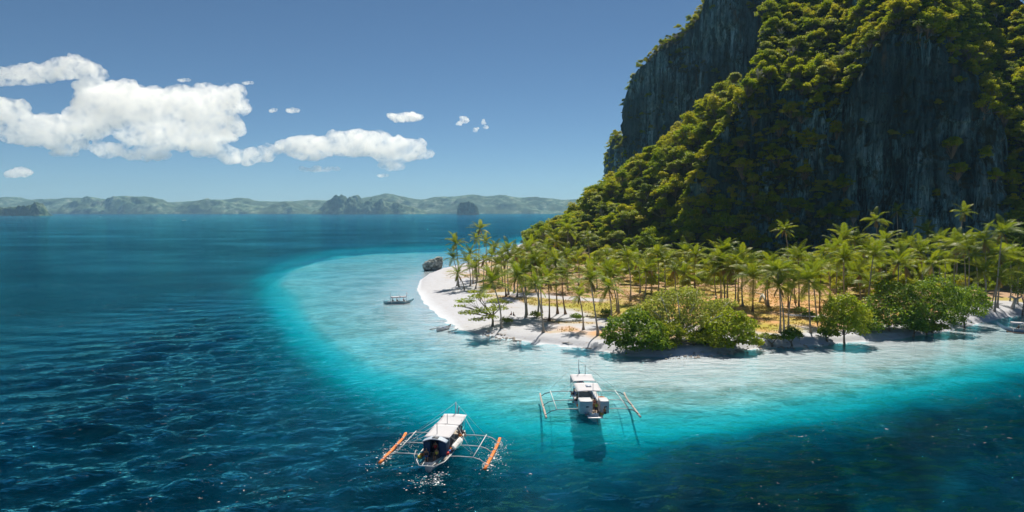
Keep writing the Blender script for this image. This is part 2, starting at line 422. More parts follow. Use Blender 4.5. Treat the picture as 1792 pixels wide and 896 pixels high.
# ------------------------------------------------------------------ cliffs: lofted rock masses with fluted faces
def rock_material(name, base_dark, base_mid, base_pale, pale_amt):
    t = NT(name); c = t.coord()
    streak = t.noise(t.coord(scale=(0.22, 0.22, 0.018)), 1.0, 9, 0.74, 0.8)
    streak2 = t.noise(t.coord(scale=(0.85, 0.85, 0.06)), 1.0, 8, 0.74, 0.6)
    big = t.noise(t.coord(scale=(0.035, 0.035, 0.02)), 1.0, 4, 0.55)
    fine = t.noise(c, 0.9, 8, 0.7)
    m = t.math('ADD', t.math('MULTIPLY', streak, 0.65), t.math('MULTIPLY', streak2, 0.35))
    col = t.ramp(m, [(0.45, base_dark), (0.515, base_mid), (0.60, base_pale)])
    col = t.mix(t.ramp(big, [(0.43, 0.85), (0.55, 0.0)]), col, t.mix(fine, base_dark, tuple(0.5 * q_ for q_ in base_mid)))
    crack = t.ramp(t.noise(t.coord(scale=(0.5, 0.5, 0.11)), 1.0, 9, 0.78, 1.4), [(0.36, 1.0), (0.43, 0.0)])
    col = t.mix(crack, col, (0.012, 0.014, 0.016))
    col = t.mix(t.ramp(t.noise(t.coord(scale=(0.16, 0.16, 0.03)), 1.0, 5, 0.6), [(0.60, 0.0), (0.72, 0.55)]), col, (0.30, 0.20, 0.11))
    nz = t.node('SeparateXYZ', None, Vector=t.node('NewGeometry').outputs['Normal']).outputs[2]
    moss = t.math('MULTIPLY', t.ramp(nz, [(0.25, 0.0), (0.6, 1.0)]), t.ramp(fine, [(0.35, 0.3), (0.6, 1.0)]))
    col = t.mix(moss, col, t.mix(fine, (0.035, 0.045, 0.012), (0.12, 0.11, 0.04)))
    creep = t.ramp(t.noise(t.coord(scale=(0.11, 0.11, 0.07)), 1.0, 8, 0.72), [(0.56, 0.0), (0.63, 0.8)])
    col = t.mix(creep, col, t.mix(streak2, (0.018, 0.028, 0.012), (0.075, 0.085, 0.028)))
    hh = t.math('ADD', t.math('MULTIPLY', streak2, 1.2), t.math('MULTIPLY', fine, 0.7))
    return t.surf(t.pbsdf(col, 0.92, t.bump(hh, 1.0, 2.2), 0.08))
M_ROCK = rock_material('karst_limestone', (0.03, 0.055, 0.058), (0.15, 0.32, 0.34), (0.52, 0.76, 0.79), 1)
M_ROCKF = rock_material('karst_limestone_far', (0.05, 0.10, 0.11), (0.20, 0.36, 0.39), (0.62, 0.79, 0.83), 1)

def loft(cols_px, prof, nu, nv, seed, flute, name, mat, label):
    """cols_px: rows (px, Y of the foot, z of the foot, rock top z, setback of rock top, crest z, setback of crest);
    returns mesh object and arrays for planting"""
    K = np.array(cols_px, float)
    s = np.concatenate([[0], np.cumsum(np.hypot(np.diff(K[:, 0]), np.diff(K[:, 1])))])
    u = np.linspace(0, s[-1], nu)
    cubic = lambda col: np.interp(u, s, col)
    def sm(a, n=9):
        k = np.hanning(n + 2)[1:-1]; k /= k.sum(); return np.convolve(np.pad(a, n // 2, 'edge'), k, 'valid')
    X, Y, ZF, ZT, ST, ZC, SC = (sm(cubic(K[:, i])) for i in range(7))
    # inward direction: normal of the foot line
    tx, ty = np.gradient(sm(X, 41)), np.gradient(sm(Y, 41)); l = np.hypot(tx, ty) + 1e-9
    nx, ny = -ty / l, tx / l
    v = np.linspace(0, 1, nv)
    # rows: 0..0.6 rock face, 0.6..0.9 planted slope, 0.9..1 back down
    V = v[None, :] * np.ones((nu, 1))
    a = np.clip(V / 0.62, 0, 1); b = np.clip((V - 0.62) / 0.28, 0, 1); e = np.clip((V - 0.90) / 0.10, 0, 1)
    Z = ZF[:, None] + (ZT - ZF)[:, None] * a + (ZC - ZT)[:, None] * b
    Sx = ST[:, None] * (a ** prof) + (SC - ST)[:, None] * b
    Sx = Sx + 130 * e; Z = Z - (Z + 10) * e ** 2
    U = (u[:, None] + 0 * V)
    # relief: buttresses, flutes, ledges
    amp = np.clip(np.minimum(a * 3, 1) * (1 - 0.5 * b), 0.1, 1) * (1 - e)
    big = 7.0 * fbm(U / 34, Z / 60, seed, 3)
    fl = np.abs(fbm(U / 7.5 + 0.6 * fbm(U / 15, Z / 25, seed + 7, 2), Z / 70, seed + 3, 3))
    fine = fbm(U / 2.1, Z / 16, seed + 5, 4)
    ledge = fbm(U / 22, Z / 7, seed + 9, 3)
    rough = fbm(U / 4, Z / 4, seed + 11, 4)
    disp = big + flute * (fl * 3.2 - 0.8) + flute * 0.85 * fine + 1.6 * np.maximum(ledge, 0) + 0.9 * rough
    disp2 = disp * amp
    PX = X[:, None] + nx[:, None] * (Sx + disp2); PY = Y[:, None] + ny[:, None] * (Sx + disp2)
    PZ = Z + (1 - e) * amp * (1.2 * ledge + (4.0 * fbm(PX / 18, PY / 18, seed + 2, 4)) * (b > 0))
    me = mesh_np(name, np.stack([PX, PY, PZ], -1).reshape(-1, 3), grid_faces(nu, nv), True)
    o = link(name, me, mat)
    tag(o, label, 'cliff', kind='structure')
    N = np.zeros((nu, nv, 3))
    P = np.stack([PX, PY, PZ], -1)
    du = np.gradient(P, axis=0); dv = np.gradient(P, axis=1)
    N = np.cross(du, dv); N /= np.linalg.norm(N, axis=2)[..., None] + 1e-9
    return o, P, N, a, b, e
def col(px, Y, ytop, setb, ycrest, slope=38, zf=2.0):
    """column of a cliff from where its foot, rock top and crest show in the photograph"""
    Xf = (px - 896) / FPX * Y
    zt = py_(px, ytop, Y + setb).z
    if ycrest is None: zc, sc = zt + 1.0, setb + 3
    else:
        sc = setb
        for _ in range(40):
            zc = py_(px, ycrest, Y + sc).z; sc = setb + max(zc - zt, 0.5) / math.tan(R(slope))
    return (Xf, Y, zf, zt, setb, zc, sc)
front_cols = [col(1140, 352, 420, 4, None), col(1165, 342, 395, 5, None), col(1195, 330, 320, 8, None), col(1228, 322, 240, 14, 228), col(1262, 316, 195, 22, 178), col(1300, 310, 160, 28, 120),
              col(1345, 306, 150, 30, -40), col(1400, 302, 160, 26, -120), col(1450, 298, 170, 20, -160), col(1490, 294, 160, 12, -170), col(1540, 290, 80, 8, -170),
              col(1600, 284, 58, 8, -170), col(1650, 280, 84, 9, -160), col(1700, 276, 135, 12, -140), col(1745, 272, 210, 18, -130), col(1792, 268, 270, 24, -120), col(1900, 262, 250, 24, -120), col(2100, 258, 200, 20, -100)]
front_cliff, FP, FN, FA, FB, FE = loft(front_cols, 1.0, 560, 300, 3.3, 1.7, 'cliff', M_ROCK, 'dark fluted limestone cliff with green top behind the palm grove')
back_cols = [(118, 880, 0, 60, 4, 62, 8), (104, 760, 5, 85, 3, 90, 8), (98, 690, 5, 100, 2, 104, 5)]
BK = 1.38
for a in [(1084, 462, 262, 2, 258), (1092, 452, 200, 2, 190), (1102, 446, 135, 2, 128), (1124, 440, 112, 3, 92), (1150, 436, 92, 3, 74), (1180, 432, 70, 3, 55), (1205, 428, 48, 3, 28), (1222, 425, 14, 3, 0), (1232, 423, -30, 3, -60), (1270, 418, -60, 4, -100), (1345, 412, -60, 4, -130), (1450, 400, -60, 5, -160)]:
    back_cols.append(col(a[0], a[1] * BK, *a[2:], slope=38, zf=10))
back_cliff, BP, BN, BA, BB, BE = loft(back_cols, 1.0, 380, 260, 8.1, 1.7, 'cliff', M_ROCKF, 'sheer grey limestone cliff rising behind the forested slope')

# ------------------------------------------------------------------ far hills across the bay
def hill_material():
    t = NT('far_hill_scrub'); c = t.coord()
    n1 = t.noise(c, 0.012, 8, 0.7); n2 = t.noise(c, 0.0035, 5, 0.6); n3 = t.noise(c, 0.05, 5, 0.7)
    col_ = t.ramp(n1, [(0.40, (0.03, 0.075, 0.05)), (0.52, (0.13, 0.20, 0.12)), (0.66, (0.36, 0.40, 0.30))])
    col_ = t.mix(t.ramp(n2, [(0.42, 0.0), (0.58, 0.75)]), col_, t.mix(n3, (0.02, 0.05, 0.02), (0.07, 0.10, 0.04)))  # broad darker green patches spread by noise
    return t.surf(t.pbsdf(col_, 0.95, t.bump(n3, 1.0, 12.0), 0.05))
M_HILL = hill_material()
def far_hill(prof_px, Y, depth_, name, label, kind, cat, mat=M_HILL, seed=0.0, rough=1.0, res=(220, 46), base=-4):
    """a ridge whose skyline follows (px, py) points at distance Y, with rounded flanks and spurs"""
    K = np.array(prof_px, float)
    n, m = res
    px = np.linspace(K[0, 0], K[-1, 0], n); yy = np.interp(px, K[:, 0], K[:, 1])
    k = np.hanning(9); k = k[1:-1] / k.sum(); yy = np.convolve(np.pad(yy, 3, 'edge'), k, 'valid')
    X = (px - 896) / FPX * Y
    H = CAM_H + (370 - yy) / FPX * Y
    v = np.linspace(-1, 1, m)
    prof = np.cos(v * math.pi / 2) ** 0.9
    XX = X[:, None] + 0 * v; VV = v[None, :] + 0 * X[:, None]
    YY = Y + VV * depth_ + depth_ * 0.12 * fbm(XX / (depth_ * 0.5), VV * 1.5, seed, 3)
    sp = fbm(XX / (depth_ * 0.42), VV * 2.1, seed + 4, 5)
    ZZ = base + np.maximum(H - base, 0)[:, None] * prof * (1 + rough * 0.55 * sp * (1 - prof ** 4)) + rough * 6 * fbm(XX / 60, YY / 60, seed, 4) * prof
    me = mesh_np(name, np.stack([XX, YY, ZZ], -1).reshape(-1, 3), grid_faces(n, m)[:, ::-1], True)
    return tag(link(name, me, mat), label, cat, kind=kind)
far_hill([(-420, 374), (-300, 352), (-120, 348), (0, 348), (30, 344), (60, 352), (100, 350), (150, 346), (200, 352), (300, 354), (380, 350), (415, 348), (432, 346), (450, 352), (480, 353), (520, 352), (545, 350), (600, 352), (650, 344), (678, 338), (700, 343), (735, 350), (760, 346), (800, 344), (825, 340), (850, 344), (880, 341), (905, 346), (950, 346), (985, 350), (1005, 349), (1020, 350), (1060, 351), (1100, 356), (1200, 350), (1400, 352), (1600, 360), (1750, 374)],
         9800, 900, 'hills', 'hazy blue hills on the far side of the bay', 'structure', 'hills', seed=1.0, res=(620, 60))
far_hill([(-160, 376), (-60, 358), (20, 362), (110, 366), (128, 355), (160, 344), (185, 350), (215, 343), (240, 344), (262, 345), (290, 352), (310, 362), (330, 357), (345, 351), (380, 349), (420, 356), (470, 362), (500, 352), (520, 357), (545, 368), (560, 377)],
         8600, 420, 'hills', 'lower green hills with dark patches along the far shore', 'structure', 'hills', seed=5.0, res=(420, 50))
far_hill([(545, 376), (560, 367), (575, 354), (590, 344), (604, 343), (610, 350), (616, 343), (630, 342), (634, 356), (650, 350), (672, 352), (700, 357), (725, 363), (745, 372), (752, 377)],
         7800, 260, 'headland', 'craggy two-humped headland standing out before the far hills', 'thing', 'headland', seed=9.0, rough=1.6, res=(240, 50))
far_hill([(800, 378), (801, 362), (806, 356), (818, 353), (830, 356), (836, 362), (838, 370), (839, 378)],
         6400, 75, 'rock_island', 'small steep dark rock island standing alone in the bay', 'thing', 'island', seed=13.0, rough=1.2, res=(90, 40))
far_hill([(-70, 380), (-30, 366), (0, 365), (25, 362), (45, 361), (60, 357), (66, 353), (74, 358), (82, 368), (88, 380)],
         4700, 70, 'wooded_island', 'low green wooded island at the frame edge before the hills', 'thing', 'island', seed=17.0, rough=1.6, res=(150, 44))
# ------------------------------------------------------------------ foliage materials
def leaf_material(name, stops, trans=0.5, gloss=0.02, spread=0.5):
    """stops: colours picked partly per plant, partly per leaf clump"""
    t = NT(name)
    rnd = t.node('ObjectInfo').outputs['Random']
    f = t.math('ADD', t.math('MULTIPLY', rnd, 1 - spread), t.math('MULTIPLY', t.attr('tone'), spread))
    colr = t.ramp(f, [(i / (len(stops) - 1), s) for i, s in enumerate(stops)])
    d = t.node('BsdfDiffuse', None, Color=colr).outputs[0]
    tr = t.node('BsdfTranslucent', None, Color=t.mix(0.4, colr, (0.34, 0.38, 0.01))).outputs[0]
    g = t.node('BsdfGlossy', None, Color=(1, 1, 1, 1), Roughness=0.45).outputs[0]
    m = t.node('MixShader', None, _0=trans, _1=d, _2=tr).outputs[0]
    return t.surf(t.node('MixShader', None, _0=gloss, _1=m, _2=g).outputs[0])
L_FOREST = leaf_material('forest_leaves', [(0.08, 0.16, 0.008), (0.20, 0.33, 0.008), (0.36, 0.46, 0.010), (0.52, 0.54, 0.010), (0.64, 0.55, 0.02), (0.56, 0.56, 0.24)], trans=0.55, gloss=0.01, spread=0.42)
L_DARK = leaf_material('dark_green_leaves', [(0.067, 0.132, 0.016), (0.134, 0.216, 0.022), (0.202, 0.288, 0.024)], spread=0.5)  # dark green leaf kind, mixed in among the lighter ones
L_BUSH = leaf_material('shore_leaves', [(0.073, 0.168, 0.016), (0.125, 0.258, 0.019), (0.208, 0.336, 0.024)], spread=0.75)
L_LIME = leaf_material('lime_leaves', [(0.20, 0.32, 0.012), (0.32, 0.40, 0.02), (0.44, 0.44, 0.03)], spread=0.8)
L_PALE = leaf_material('pale_leaves', [(0.243, 0.308, 0.058), (0.364, 0.418, 0.072), (0.486, 0.506, 0.115)], spread=0.8)
L_CLIFF = leaf_material('cliff_shrub_leaves', [(0.04, 0.07, 0.02), (0.07, 0.11, 0.025), (0.12, 0.15, 0.03), (0.20, 0.18, 0.05)], spread=0.45)
L_PALM = leaf_material('palm_leaflets', [(0.05, 0.12, 0.012), (0.10, 0.19, 0.012), (0.20, 0.27, 0.014), (0.40, 0.36, 0.02)], trans=0.5, gloss=0.02, spread=0.55)
L_PALMDEAD = leaf_material('dead_palm_leaflets', [(0.22, 0.13, 0.05), (0.34, 0.21, 0.09)], trans=0.2, spread=0.5)
def bark(name, a, b):
    t = NT(name)
    rings = t.node('TexWave', {'wave_type': 'BANDS', 'bands_direction': 'Z'}, Vector=t.coord(), Scale=1.6, Distortion=2.5, Detail=3.0).outputs['Fac']
    n = t.noise(t.coord(), 2.5, 6, 0.7)
    return t.surf(t.pbsdf(t.mix(t.math('ADD', t.math('MULTIPLY', rings, 0.35), t.math('MULTIPLY', n, 0.65)), a, b), 0.85, t.bump(n, 0.6, 0.05), 0.2))
B_PALM = bark('palm_bark', (0.20, 0.16, 0.12), (0.46, 0.42, 0.36))
B_PALMB = bark('brown_palm_bark', (0.12, 0.07, 0.04), (0.30, 0.19, 0.11))
B_TREE = bark('tree_bark', (0.14, 0.11, 0.08), (0.34, 0.29, 0.23))
B_DEAD = bark('bleached_wood', (0.42, 0.38, 0.33), (0.68, 0.64, 0.58))

def tube(pts, radii, sides=7, cap=True):
    """verts, faces of a tapered tube along points"""
    pts = [Vector(p) for p in pts]; V, F = [], []
    for i, p in enumerate(pts):
        d = (pts[min(i + 1, len(pts) - 1)] - pts[max(i - 1, 0)]).normalized()
        a = d.cross(Vector((0, 0, 1)) if abs(d.z) < 0.9 else Vector((1, 0, 0))).normalized(); b = d.cross(a)
        for k in range(sides):
            th = 2 * math.pi * k / sides
            V.append(p + (a * math.cos(th) + b * math.sin(th)) * radii[i])
    for i in range(len(pts) - 1):
        for k in range(sides):
            F.append((i * sides + k, i * sides + (k + 1) % sides, (i + 1) * sides + (k + 1) % sides, (i + 1) * sides + k))
    if cap:
        F.append(tuple(range(sides))[::-1]); F.append(tuple((len(pts) - 1) * sides + k for k in range(sides)))
    return V, F
class MB:
    """collects shapes for one mesh"""
    def __init__(self): self.v, self.f = [], []
    def add(self, V, F):
        o = len(self.v); self.v += [tuple(p) for p in V]; self.f += [tuple(i + o for i in f) for f in F]; return self
    def tube(self, pts, r, sides=7):
        if not isinstance(r, (list, tuple)): r = [r] * len(pts)
        return self.add(*tube(pts, r, sides))
    def box(self, c, s, rot=None):
        V = []
        for x in (-.5, .5):
            for y in (-.5, .5):
                for z in (-.5, .5):
                    p = Vector((x * s[0], y * s[1], z * s[2]))
                    if rot is not None: p = rot @ p
                    V.append(p + Vector(c))
        return self.add(V, [(0, 1, 3, 2), (4, 6, 7, 5), (0, 4, 5, 1), (2, 3, 7, 6), (0, 2, 6, 4), (1, 5, 7, 3)])
    def mesh(self, name, smooth_=True):
        me = bpy.data.meshes.new(name); me.from_pydata(self.v, [], self.f); me.update()
        if smooth_: me.polygons.foreach_set('use_smooth', [True] * len(me.polygons))
        return me
    def build(self, name, mat, parent=None, smooth_=True, bevel=0.0):
        o = link(name, self.mesh(name, smooth_), mat, parent)
        if bevel:
            b = o.modifiers.new('soft_edge', 'BEVEL'); b.width = bevel; b.segments = 2; b.limit_method = 'ANGLE'
        return o

# ------------------------------------------------------------------ coconut palms
def frond_mesh(elev, length, droop, seed, lw=0.10, pairs=34, dead=False):
    r = random.Random(seed)
    pts = []; p = Vector((0, 0, 0)); a = elev; n = 10
    bend = r.uniform(-0.10, 0.10)
    for i in range(n + 1):
        pts.append(p.copy())
        p = p + Vector((math.cos(a), bend * i / n, math.sin(a))) * (length / n)
        a -= droop * (0.35 + 1.3 * i / n) / n
    mb = MB(); mb.tube(pts, [0.055 * (1 - 0.85 * i / n) for i in range(n + 1)], 4)
    nv0 = len(mb.v); tones = [0.55] * nv0
    V, F = [], []
    for j in range(pairs):
        s = 0.12 + 0.88 * (j + 0.5) / pairs; fi = s * n; i = min(int(fi), n - 1); q = pts[i].lerp(pts[i + 1], fi - i)
        d = (pts[i + 1] - pts[i]).normalized()
        up = Vector((-d.z, 0, d.x)) if abs(d.x) + abs(d.z) > 0 else Vector((0, 0, 1))
        ll = length * 0.25 * (math.sin(math.pi * min(1, 0.18 + 0.80 * s)) ** 0.7) * r.uniform(0.85, 1.1)
        for sd_ in (-1, 1):
            side = Vector((0, sd_, 0))
            sag = r.uniform(0.15, 0.55) + (0.7 if dead else 0.0)
            dirn = (side * 0.85 + d * 0.55 + up * 0.18).normalized()
            mid = q + dirn * ll * 0.5; tip = q + dirn * ll * 0.95 + Vector((0, 0, -sag * ll))
            wv = d * lw
            o = len(V)
            V += [q - wv * 0.4, q + wv * 0.4, mid + wv * 0.5 + Vector((0, 0, -0.06 * ll)), mid - wv * 0.5 + Vector((0, 0, -0.06 * ll)), tip]
            F += [(o, o + 1, o + 2, o + 3), (o + 3, o + 2, o + 4)]
            tn = r.uniform(0.2, 1.0); tones += [tn] * 5
    mb.add(V, F)
    me = mb.mesh('frond', False); attr(me, 'tone', tones)
    me.materials.append(L_PALMDEAD if dead else L_PALM)
    return me
FRONDS = {}
for k_, (el, dr) in {'up': (72, 70), 'high': (50, 85), 'mid': (28, 80), 'low': (2, 60), 'hang': (-28, 45)}.items():
    FRONDS[k_] = [frond_mesh(R(el + 6 * j), 5.0 + 0.25 * j, R(dr - 5 * j), 31 * j + len(k_)) for j in range(3)]
FRONDS['dead'] = [frond_mesh(R(-58), 3.0, R(28), 5 + j, dead=True) for j in range(2)]
def nut_mesh():
    bm = bmesh.new(); r = random.Random(4)
    for i in range(7):
        th = i * 2.4
        bmesh.ops.create_icosphere(bm, subdivisions=1, radius=0.14, matrix=Matrix.Translation((0.26 * math.cos(th), 0.26 * math.sin(th), -0.2 - 0.1 * (i % 3))) @ Matrix.Diagonal((1, 1, 1.25, 1)))
    me = bpy.data.meshes.new('coconut_bunch'); bm.to_mesh(me); bm.free(); me.materials.append(plain('coconut_husk', (0.22, 0.17, 0.05))); return me
NUTS = nut_mesh()
PALM_COUNT = 0
def palm(bx, by, cx, cyp, label, group, scale=1.0, n=20, brown=False, z=None, dead=0):
    """bx,by: foot as seen; cx,cyp: crown heart as seen"""
    global PALM_COUNT; PALM_COUNT += 1
    r = random.Random(PALM_COUNT * 13)
    b = pz(bx, by, 2.0)
    for _ in range(3):
        zg = gz(b.x, b.y) if z is None else z
        b = pz(bx, by, zg)
    b.z = zg
    c = py_(cx + r.uniform(-3, 3), cyp + r.uniform(-3, 3), b.y + r.uniform(-1.6, 1.2))
    t = empty('coconut_palm', b); tag(t, label, 'palm tree', group)
    h = c - b
    mb = MB(); n_ = 11; pts, rad = [], []
    side = Vector((-h.y, h.x, 0)).normalized() if h.xy.length > 0.3 else Vector((1, 0, 0))
    cur = Vector((h.x, h.y, 0)) * r.uniform(0.15, 0.5) + side * r.uniform(-0.9, 0.9)
    for i in range(n_):
        s = i / (n_ - 1)
        p = h * s; lat = cur * (4 * s * (1 - s)) * 0.6
        pts.append(Vector((p.x - lat.x, p.y - lat.y, p.z - (0.35 if i == 0 else 0))))
        rad.append((0.30 * math.exp(-s * 14) + 0.185 - 0.07 * s) * (0.85 + 0.2 * scale))
    mb.tube(pts, rad, 8).build('trunk', B_PALMB if brown else B_PALM, t)
    ga = r.uniform(0, 6.28); cs = r.uniform(0.80, 1.18)
    tilt = Matrix.Rotation(r.uniform(0, 0.32), 3, Vector((r.uniform(-1, 1), r.uniform(-1, 1), 0.01)).normalized())
    n = n + r.randint(-3, 3); dead = dead or (r.randint(1, 3) if r.random() < 0.45 else 0)
    # wind leans the crown a little
    for i in range(n):
        s = (i + 0.5) / n
        kind = 'up' if s < 0.14 else 'high' if s < 0.38 else 'mid' if s < 0.64 else 'low' if s < 0.86 else 'hang'
        o = link('frond', r.choice(FRONDS[kind]), None, t)
        o.location = pts[-1]; k_ = scale * cs * r.uniform(0.82, 1.14)
        o.scale = (k_, k_, k_)
        o.rotation_euler = (tilt @ Matrix.Rotation(ga + i * 2.39996 + r.uniform(-0.3, 0.3), 3, 'Z') @ Matrix.Rotation(r.uniform(-0.22, 0.22), 3, 'Y') @ Matrix.Rotation(r.uniform(-0.3, 0.3), 3, 'X')).to_euler()
    for i in range(dead):
        o = link('frond', r.choice(FRONDS['dead']), None, t); o['label'] = 'dead brown hanging frond'
        o.location = pts[-1]; o.scale = (scale,) * 3; o.rotation_euler = (0, 0, r.uniform(0, 6.28))
    if scale > 0.9 and r.random() < 0.6:
        o = link('coconut_bunch', NUTS, None, t); o.location = pts[-1]
    return t

# ------------------------------------------------------------------ broadleaf crowns
def crown_arrays(blobs, n, leaf, seed, hollow=0.55, flat=0.35, tone_jit=0.35):
    """leaf quads spread through lumpy blobs (x,y,z,rx,ry,rz)"""
    g = np.random.default_rng(seed)
    B = np.array(blobs, float)
    wgt = (B[:, 3] * B[:, 4] + B[:, 3] * B[:, 5] + B[:, 4] * B[:, 5]); wgt /= wgt.sum()
    bi = g.choice(len(B), n, p=wgt)
    d = g.normal(size=(n, 3)); d[:, 2] = np.abs(d[:, 2]) * 0.9 - 0.25 * g.random(n); d /= np.linalg.norm(d, axis=1)[:, None]
    lump = 1 + 0.30 * fbm(d[:, 0] * 2.6 + bi * 7.1, d[:, 1] * 2.6, d[:, 2] * 2.6 + seed, 2)
    rad = (hollow + (1 - hollow) * g.random(n) ** 0.5) * lump
    P = B[bi, :3] + d * B[bi, 3:] * rad[:, None]
    nrm = d * 0.55 + g.normal(size=(n, 3)) * 0.55; nrm[:, 2] += flat; nrm /= np.linalg.norm(nrm, axis=1)[:, None]
    a = np.cross(nrm, g.normal(size=(n, 3))); a /= np.linalg.norm(a, axis=1)[:, None]; b = np.cross(nrm, a)
    s = leaf * g.uniform(0.6, 1.35, n)[:, None]
    V = np.stack([P - a * s, P + b * s * 0.55 - nrm * s * 0.12, P + a * s, P - b * s * 0.55 - nrm * s * 0.12], 1).reshape(-1, 3)
    tone = np.clip(0.5 + 0.9 * fbm(P[:, 0] / 1.6, P[:, 1] / 1.6, P[:, 2] / 1.6 + seed, 2) * tone_jit * 2 + g.normal(0, 0.14, n) + g.normal(0, 0.2, len(B))[bi], 0, 1)
    return V, np.repeat(tone, 4)
def crown_mesh(name, blobs, n, leaf, seed, mat, **kw):
    V, tone = crown_arrays(blobs, n, leaf, seed, **kw)
    me = mesh_np(name, V, np.arange(len(V)).reshape(-1, 4)); attr(me, 'tone', tone); me.materials.append(mat)
    return me
def limb_mesh(blobs, seed, r0, name='trunk', fork=0.35, twigs=3):
    r = random.Random(seed); mb = MB()
    top = Vector((0, 0, 0))
    zc = sum(b[2] for b in blobs) / len(blobs)
    f = Vector((r.uniform(-.2, .2), r.uniform(-.2, .2), max(0.3, zc * fork)))
    mb.tube([(0, 0, -0.4), f * 0.5 + Vector((r.uniform(-.1, .1), r.uniform(-.1, .1), 0)), f], [r0 * 1.35, r0, r0 * 0.8], 7)
    for b in blobs:
        e = Vector(b[:3]); m = f.lerp(e, 0.5) + Vector((r.uniform(-.4, .4), r.uniform(-.4, .4), r.uniform(-0.2, 0.5)))
        mb.tube([f, m, e], [r0 * 0.6, r0 * 0.38, r0 * 0.12], 5)
        for _ in range(twigs):
            q = e + Vector((r.uniform(-1, 1) * b[3], r.uniform(-1, 1) * b[4], r.uniform(-0.2, 0.9) * b[5])) * 0.8
            mb.tube([m, m.lerp(q, 0.6) + Vector((0, 0, 0.2)), q], [r0 * 0.25, r0 * 0.14, r0 * 0.04], 4)
    return mb.mesh(name)
def std_blobs(seed, R_=4.0, H=6.0, n=7):
    """ragged crown: uneven lobes at uneven heights, some reaching out, some missing"""
    r = random.Random(seed); out = [(r.uniform(-.2, .2) * R_, r.uniform(-.2, .2) * R_, H, R_ * 0.45, R_ * 0.42, R_ * 0.42)]
    skew = r.uniform(0, 6.28)
    for i in range(n * 2):
        th = i * 2.4 + r.uniform(-.6, .6); d = R_ * r.uniform(0.25, 0.95) * (0.75 + 0.35 * math.cos(th - skew))
        s = R_ * r.uniform(0.14, 0.36) * (1.15 - 0.45 * d / R_)
        out.append((math.cos(th) * d, math.sin(th) * d, H + R_ * (0.38 - 0.85 * (d / R_) ** 1.5) + R_ * r.uniform(-0.28, 0.22), s * r.uniform(.9, 1.4), s * r.uniform(.9, 1.3), s * r.uniform(.65, 1.0)))
    return out
TREE_KINDS = []
for i in range(9):
    bl = std_blobs(100 + i, 5.0 + 0.6 * (i % 3), 6.0 + 0.7 * (i % 4), 8 + i % 4)
    TREE_KINDS.append((crown_mesh('crown', bl, 2600, 0.33, 200 + i, (L_FOREST, L_FOREST, L_LIME, L_FOREST, L_DARK, L_FOREST, L_PALE, L_FOREST, L_FOREST)[i], hollow=0.3, flat=0.8), limb_mesh(bl, 300 + i, 0.20)))
# bare-limbed, greyish scrub that clings to the rock
SHRUB_KINDS = []
for i in range(5):
    bl = std_blobs(500 + i, 2.0 + 0.2 * i, 1.8, 5)
    SHRUB_KINDS.append((crown_mesh('crown', bl, 420, 0.27, 600 + i, L_CLIFF, hollow=0.35), limb_mesh(bl, 700 + i, 0.09)))
BARE_KINDS = [limb_mesh(std_blobs(800 + i, 3.2, 3.6, 5), 810 + i, 0.16, twigs=9) for i in range(3)]
def place_tree(kind, p, s, rz, label, group, name='forest_tree', cat='tree', tilt=(0, 0)):
    t = empty(name, p, rz); t.scale = (s, s, s * random.uniform(0.85, 1.15)); t.rotation_euler = (tilt[0], tilt[1], rz)
    tag(t, label, cat, group)
    link('trunk', kind[1], B_TREE, t); link('crown', kind[0], None, t)
    return t
# ------------------------------------------------------------------ forest on the slope and on the cliffs
random.seed(21)
def spaced(cands, dmin):
    """keep candidates no nearer than dmin(p) to one another, in the order given"""
    grid, out = {}, []
    for c in cands:
        d = c[-1]; k = (int(c[0] // 3), int(c[1] // 3), int(c[2] // 3)); ok = True
        rg = int(d // 3) + 1
        for i in range(k[0] - rg, k[0] + rg + 1):
            for j in range(k[1] - rg, k[1] + rg + 1):
                for l in range(k[2] - rg, k[2] + rg + 1):
                    for q in grid.get((i, j, l), ()):
                        if (q[0] - c[0]) ** 2 + (q[1] - c[1]) ** 2 + (q[2] - c[2]) ** 2 < d * d: ok = False; break
                    if not ok: break
                if not ok: break
            if not ok: break
        if ok: grid.setdefault(k, []).append(c); out.append(c)
    return out
TREES = []      # x, y, z, scale, where
g = np.random.default_rng(77)
# slope left of the front cliff
n = 9000
xs = g.uniform(-12, 165, n); ys = g.uniform(318, 545, n)
zs, sdist = land(xs, ys)
pxs = 896 + FPX * xs / ys
ok = (zs > 4.4) & (sdist > 3) & (pxs > 896) & (pxs < 1290) & (ys < 500 - (pxs - 985) * 0.28 + 25)
foot = np.interp(pxs, [1140, 1165, 1195, 1228, 1262, 1300], [345, 345, 333, 328, 326, 322])
sl = [(x_, y_, z_, 0.38 + 0.95 * g.random() ** 1.8, 'slope', 2.5 + 3.0 * g.random()) for x_, y_, z_ in zip(xs[ok], ys[ok], zs[ok])]
TREES += spaced(sl, None)
n_slope = len(TREES)
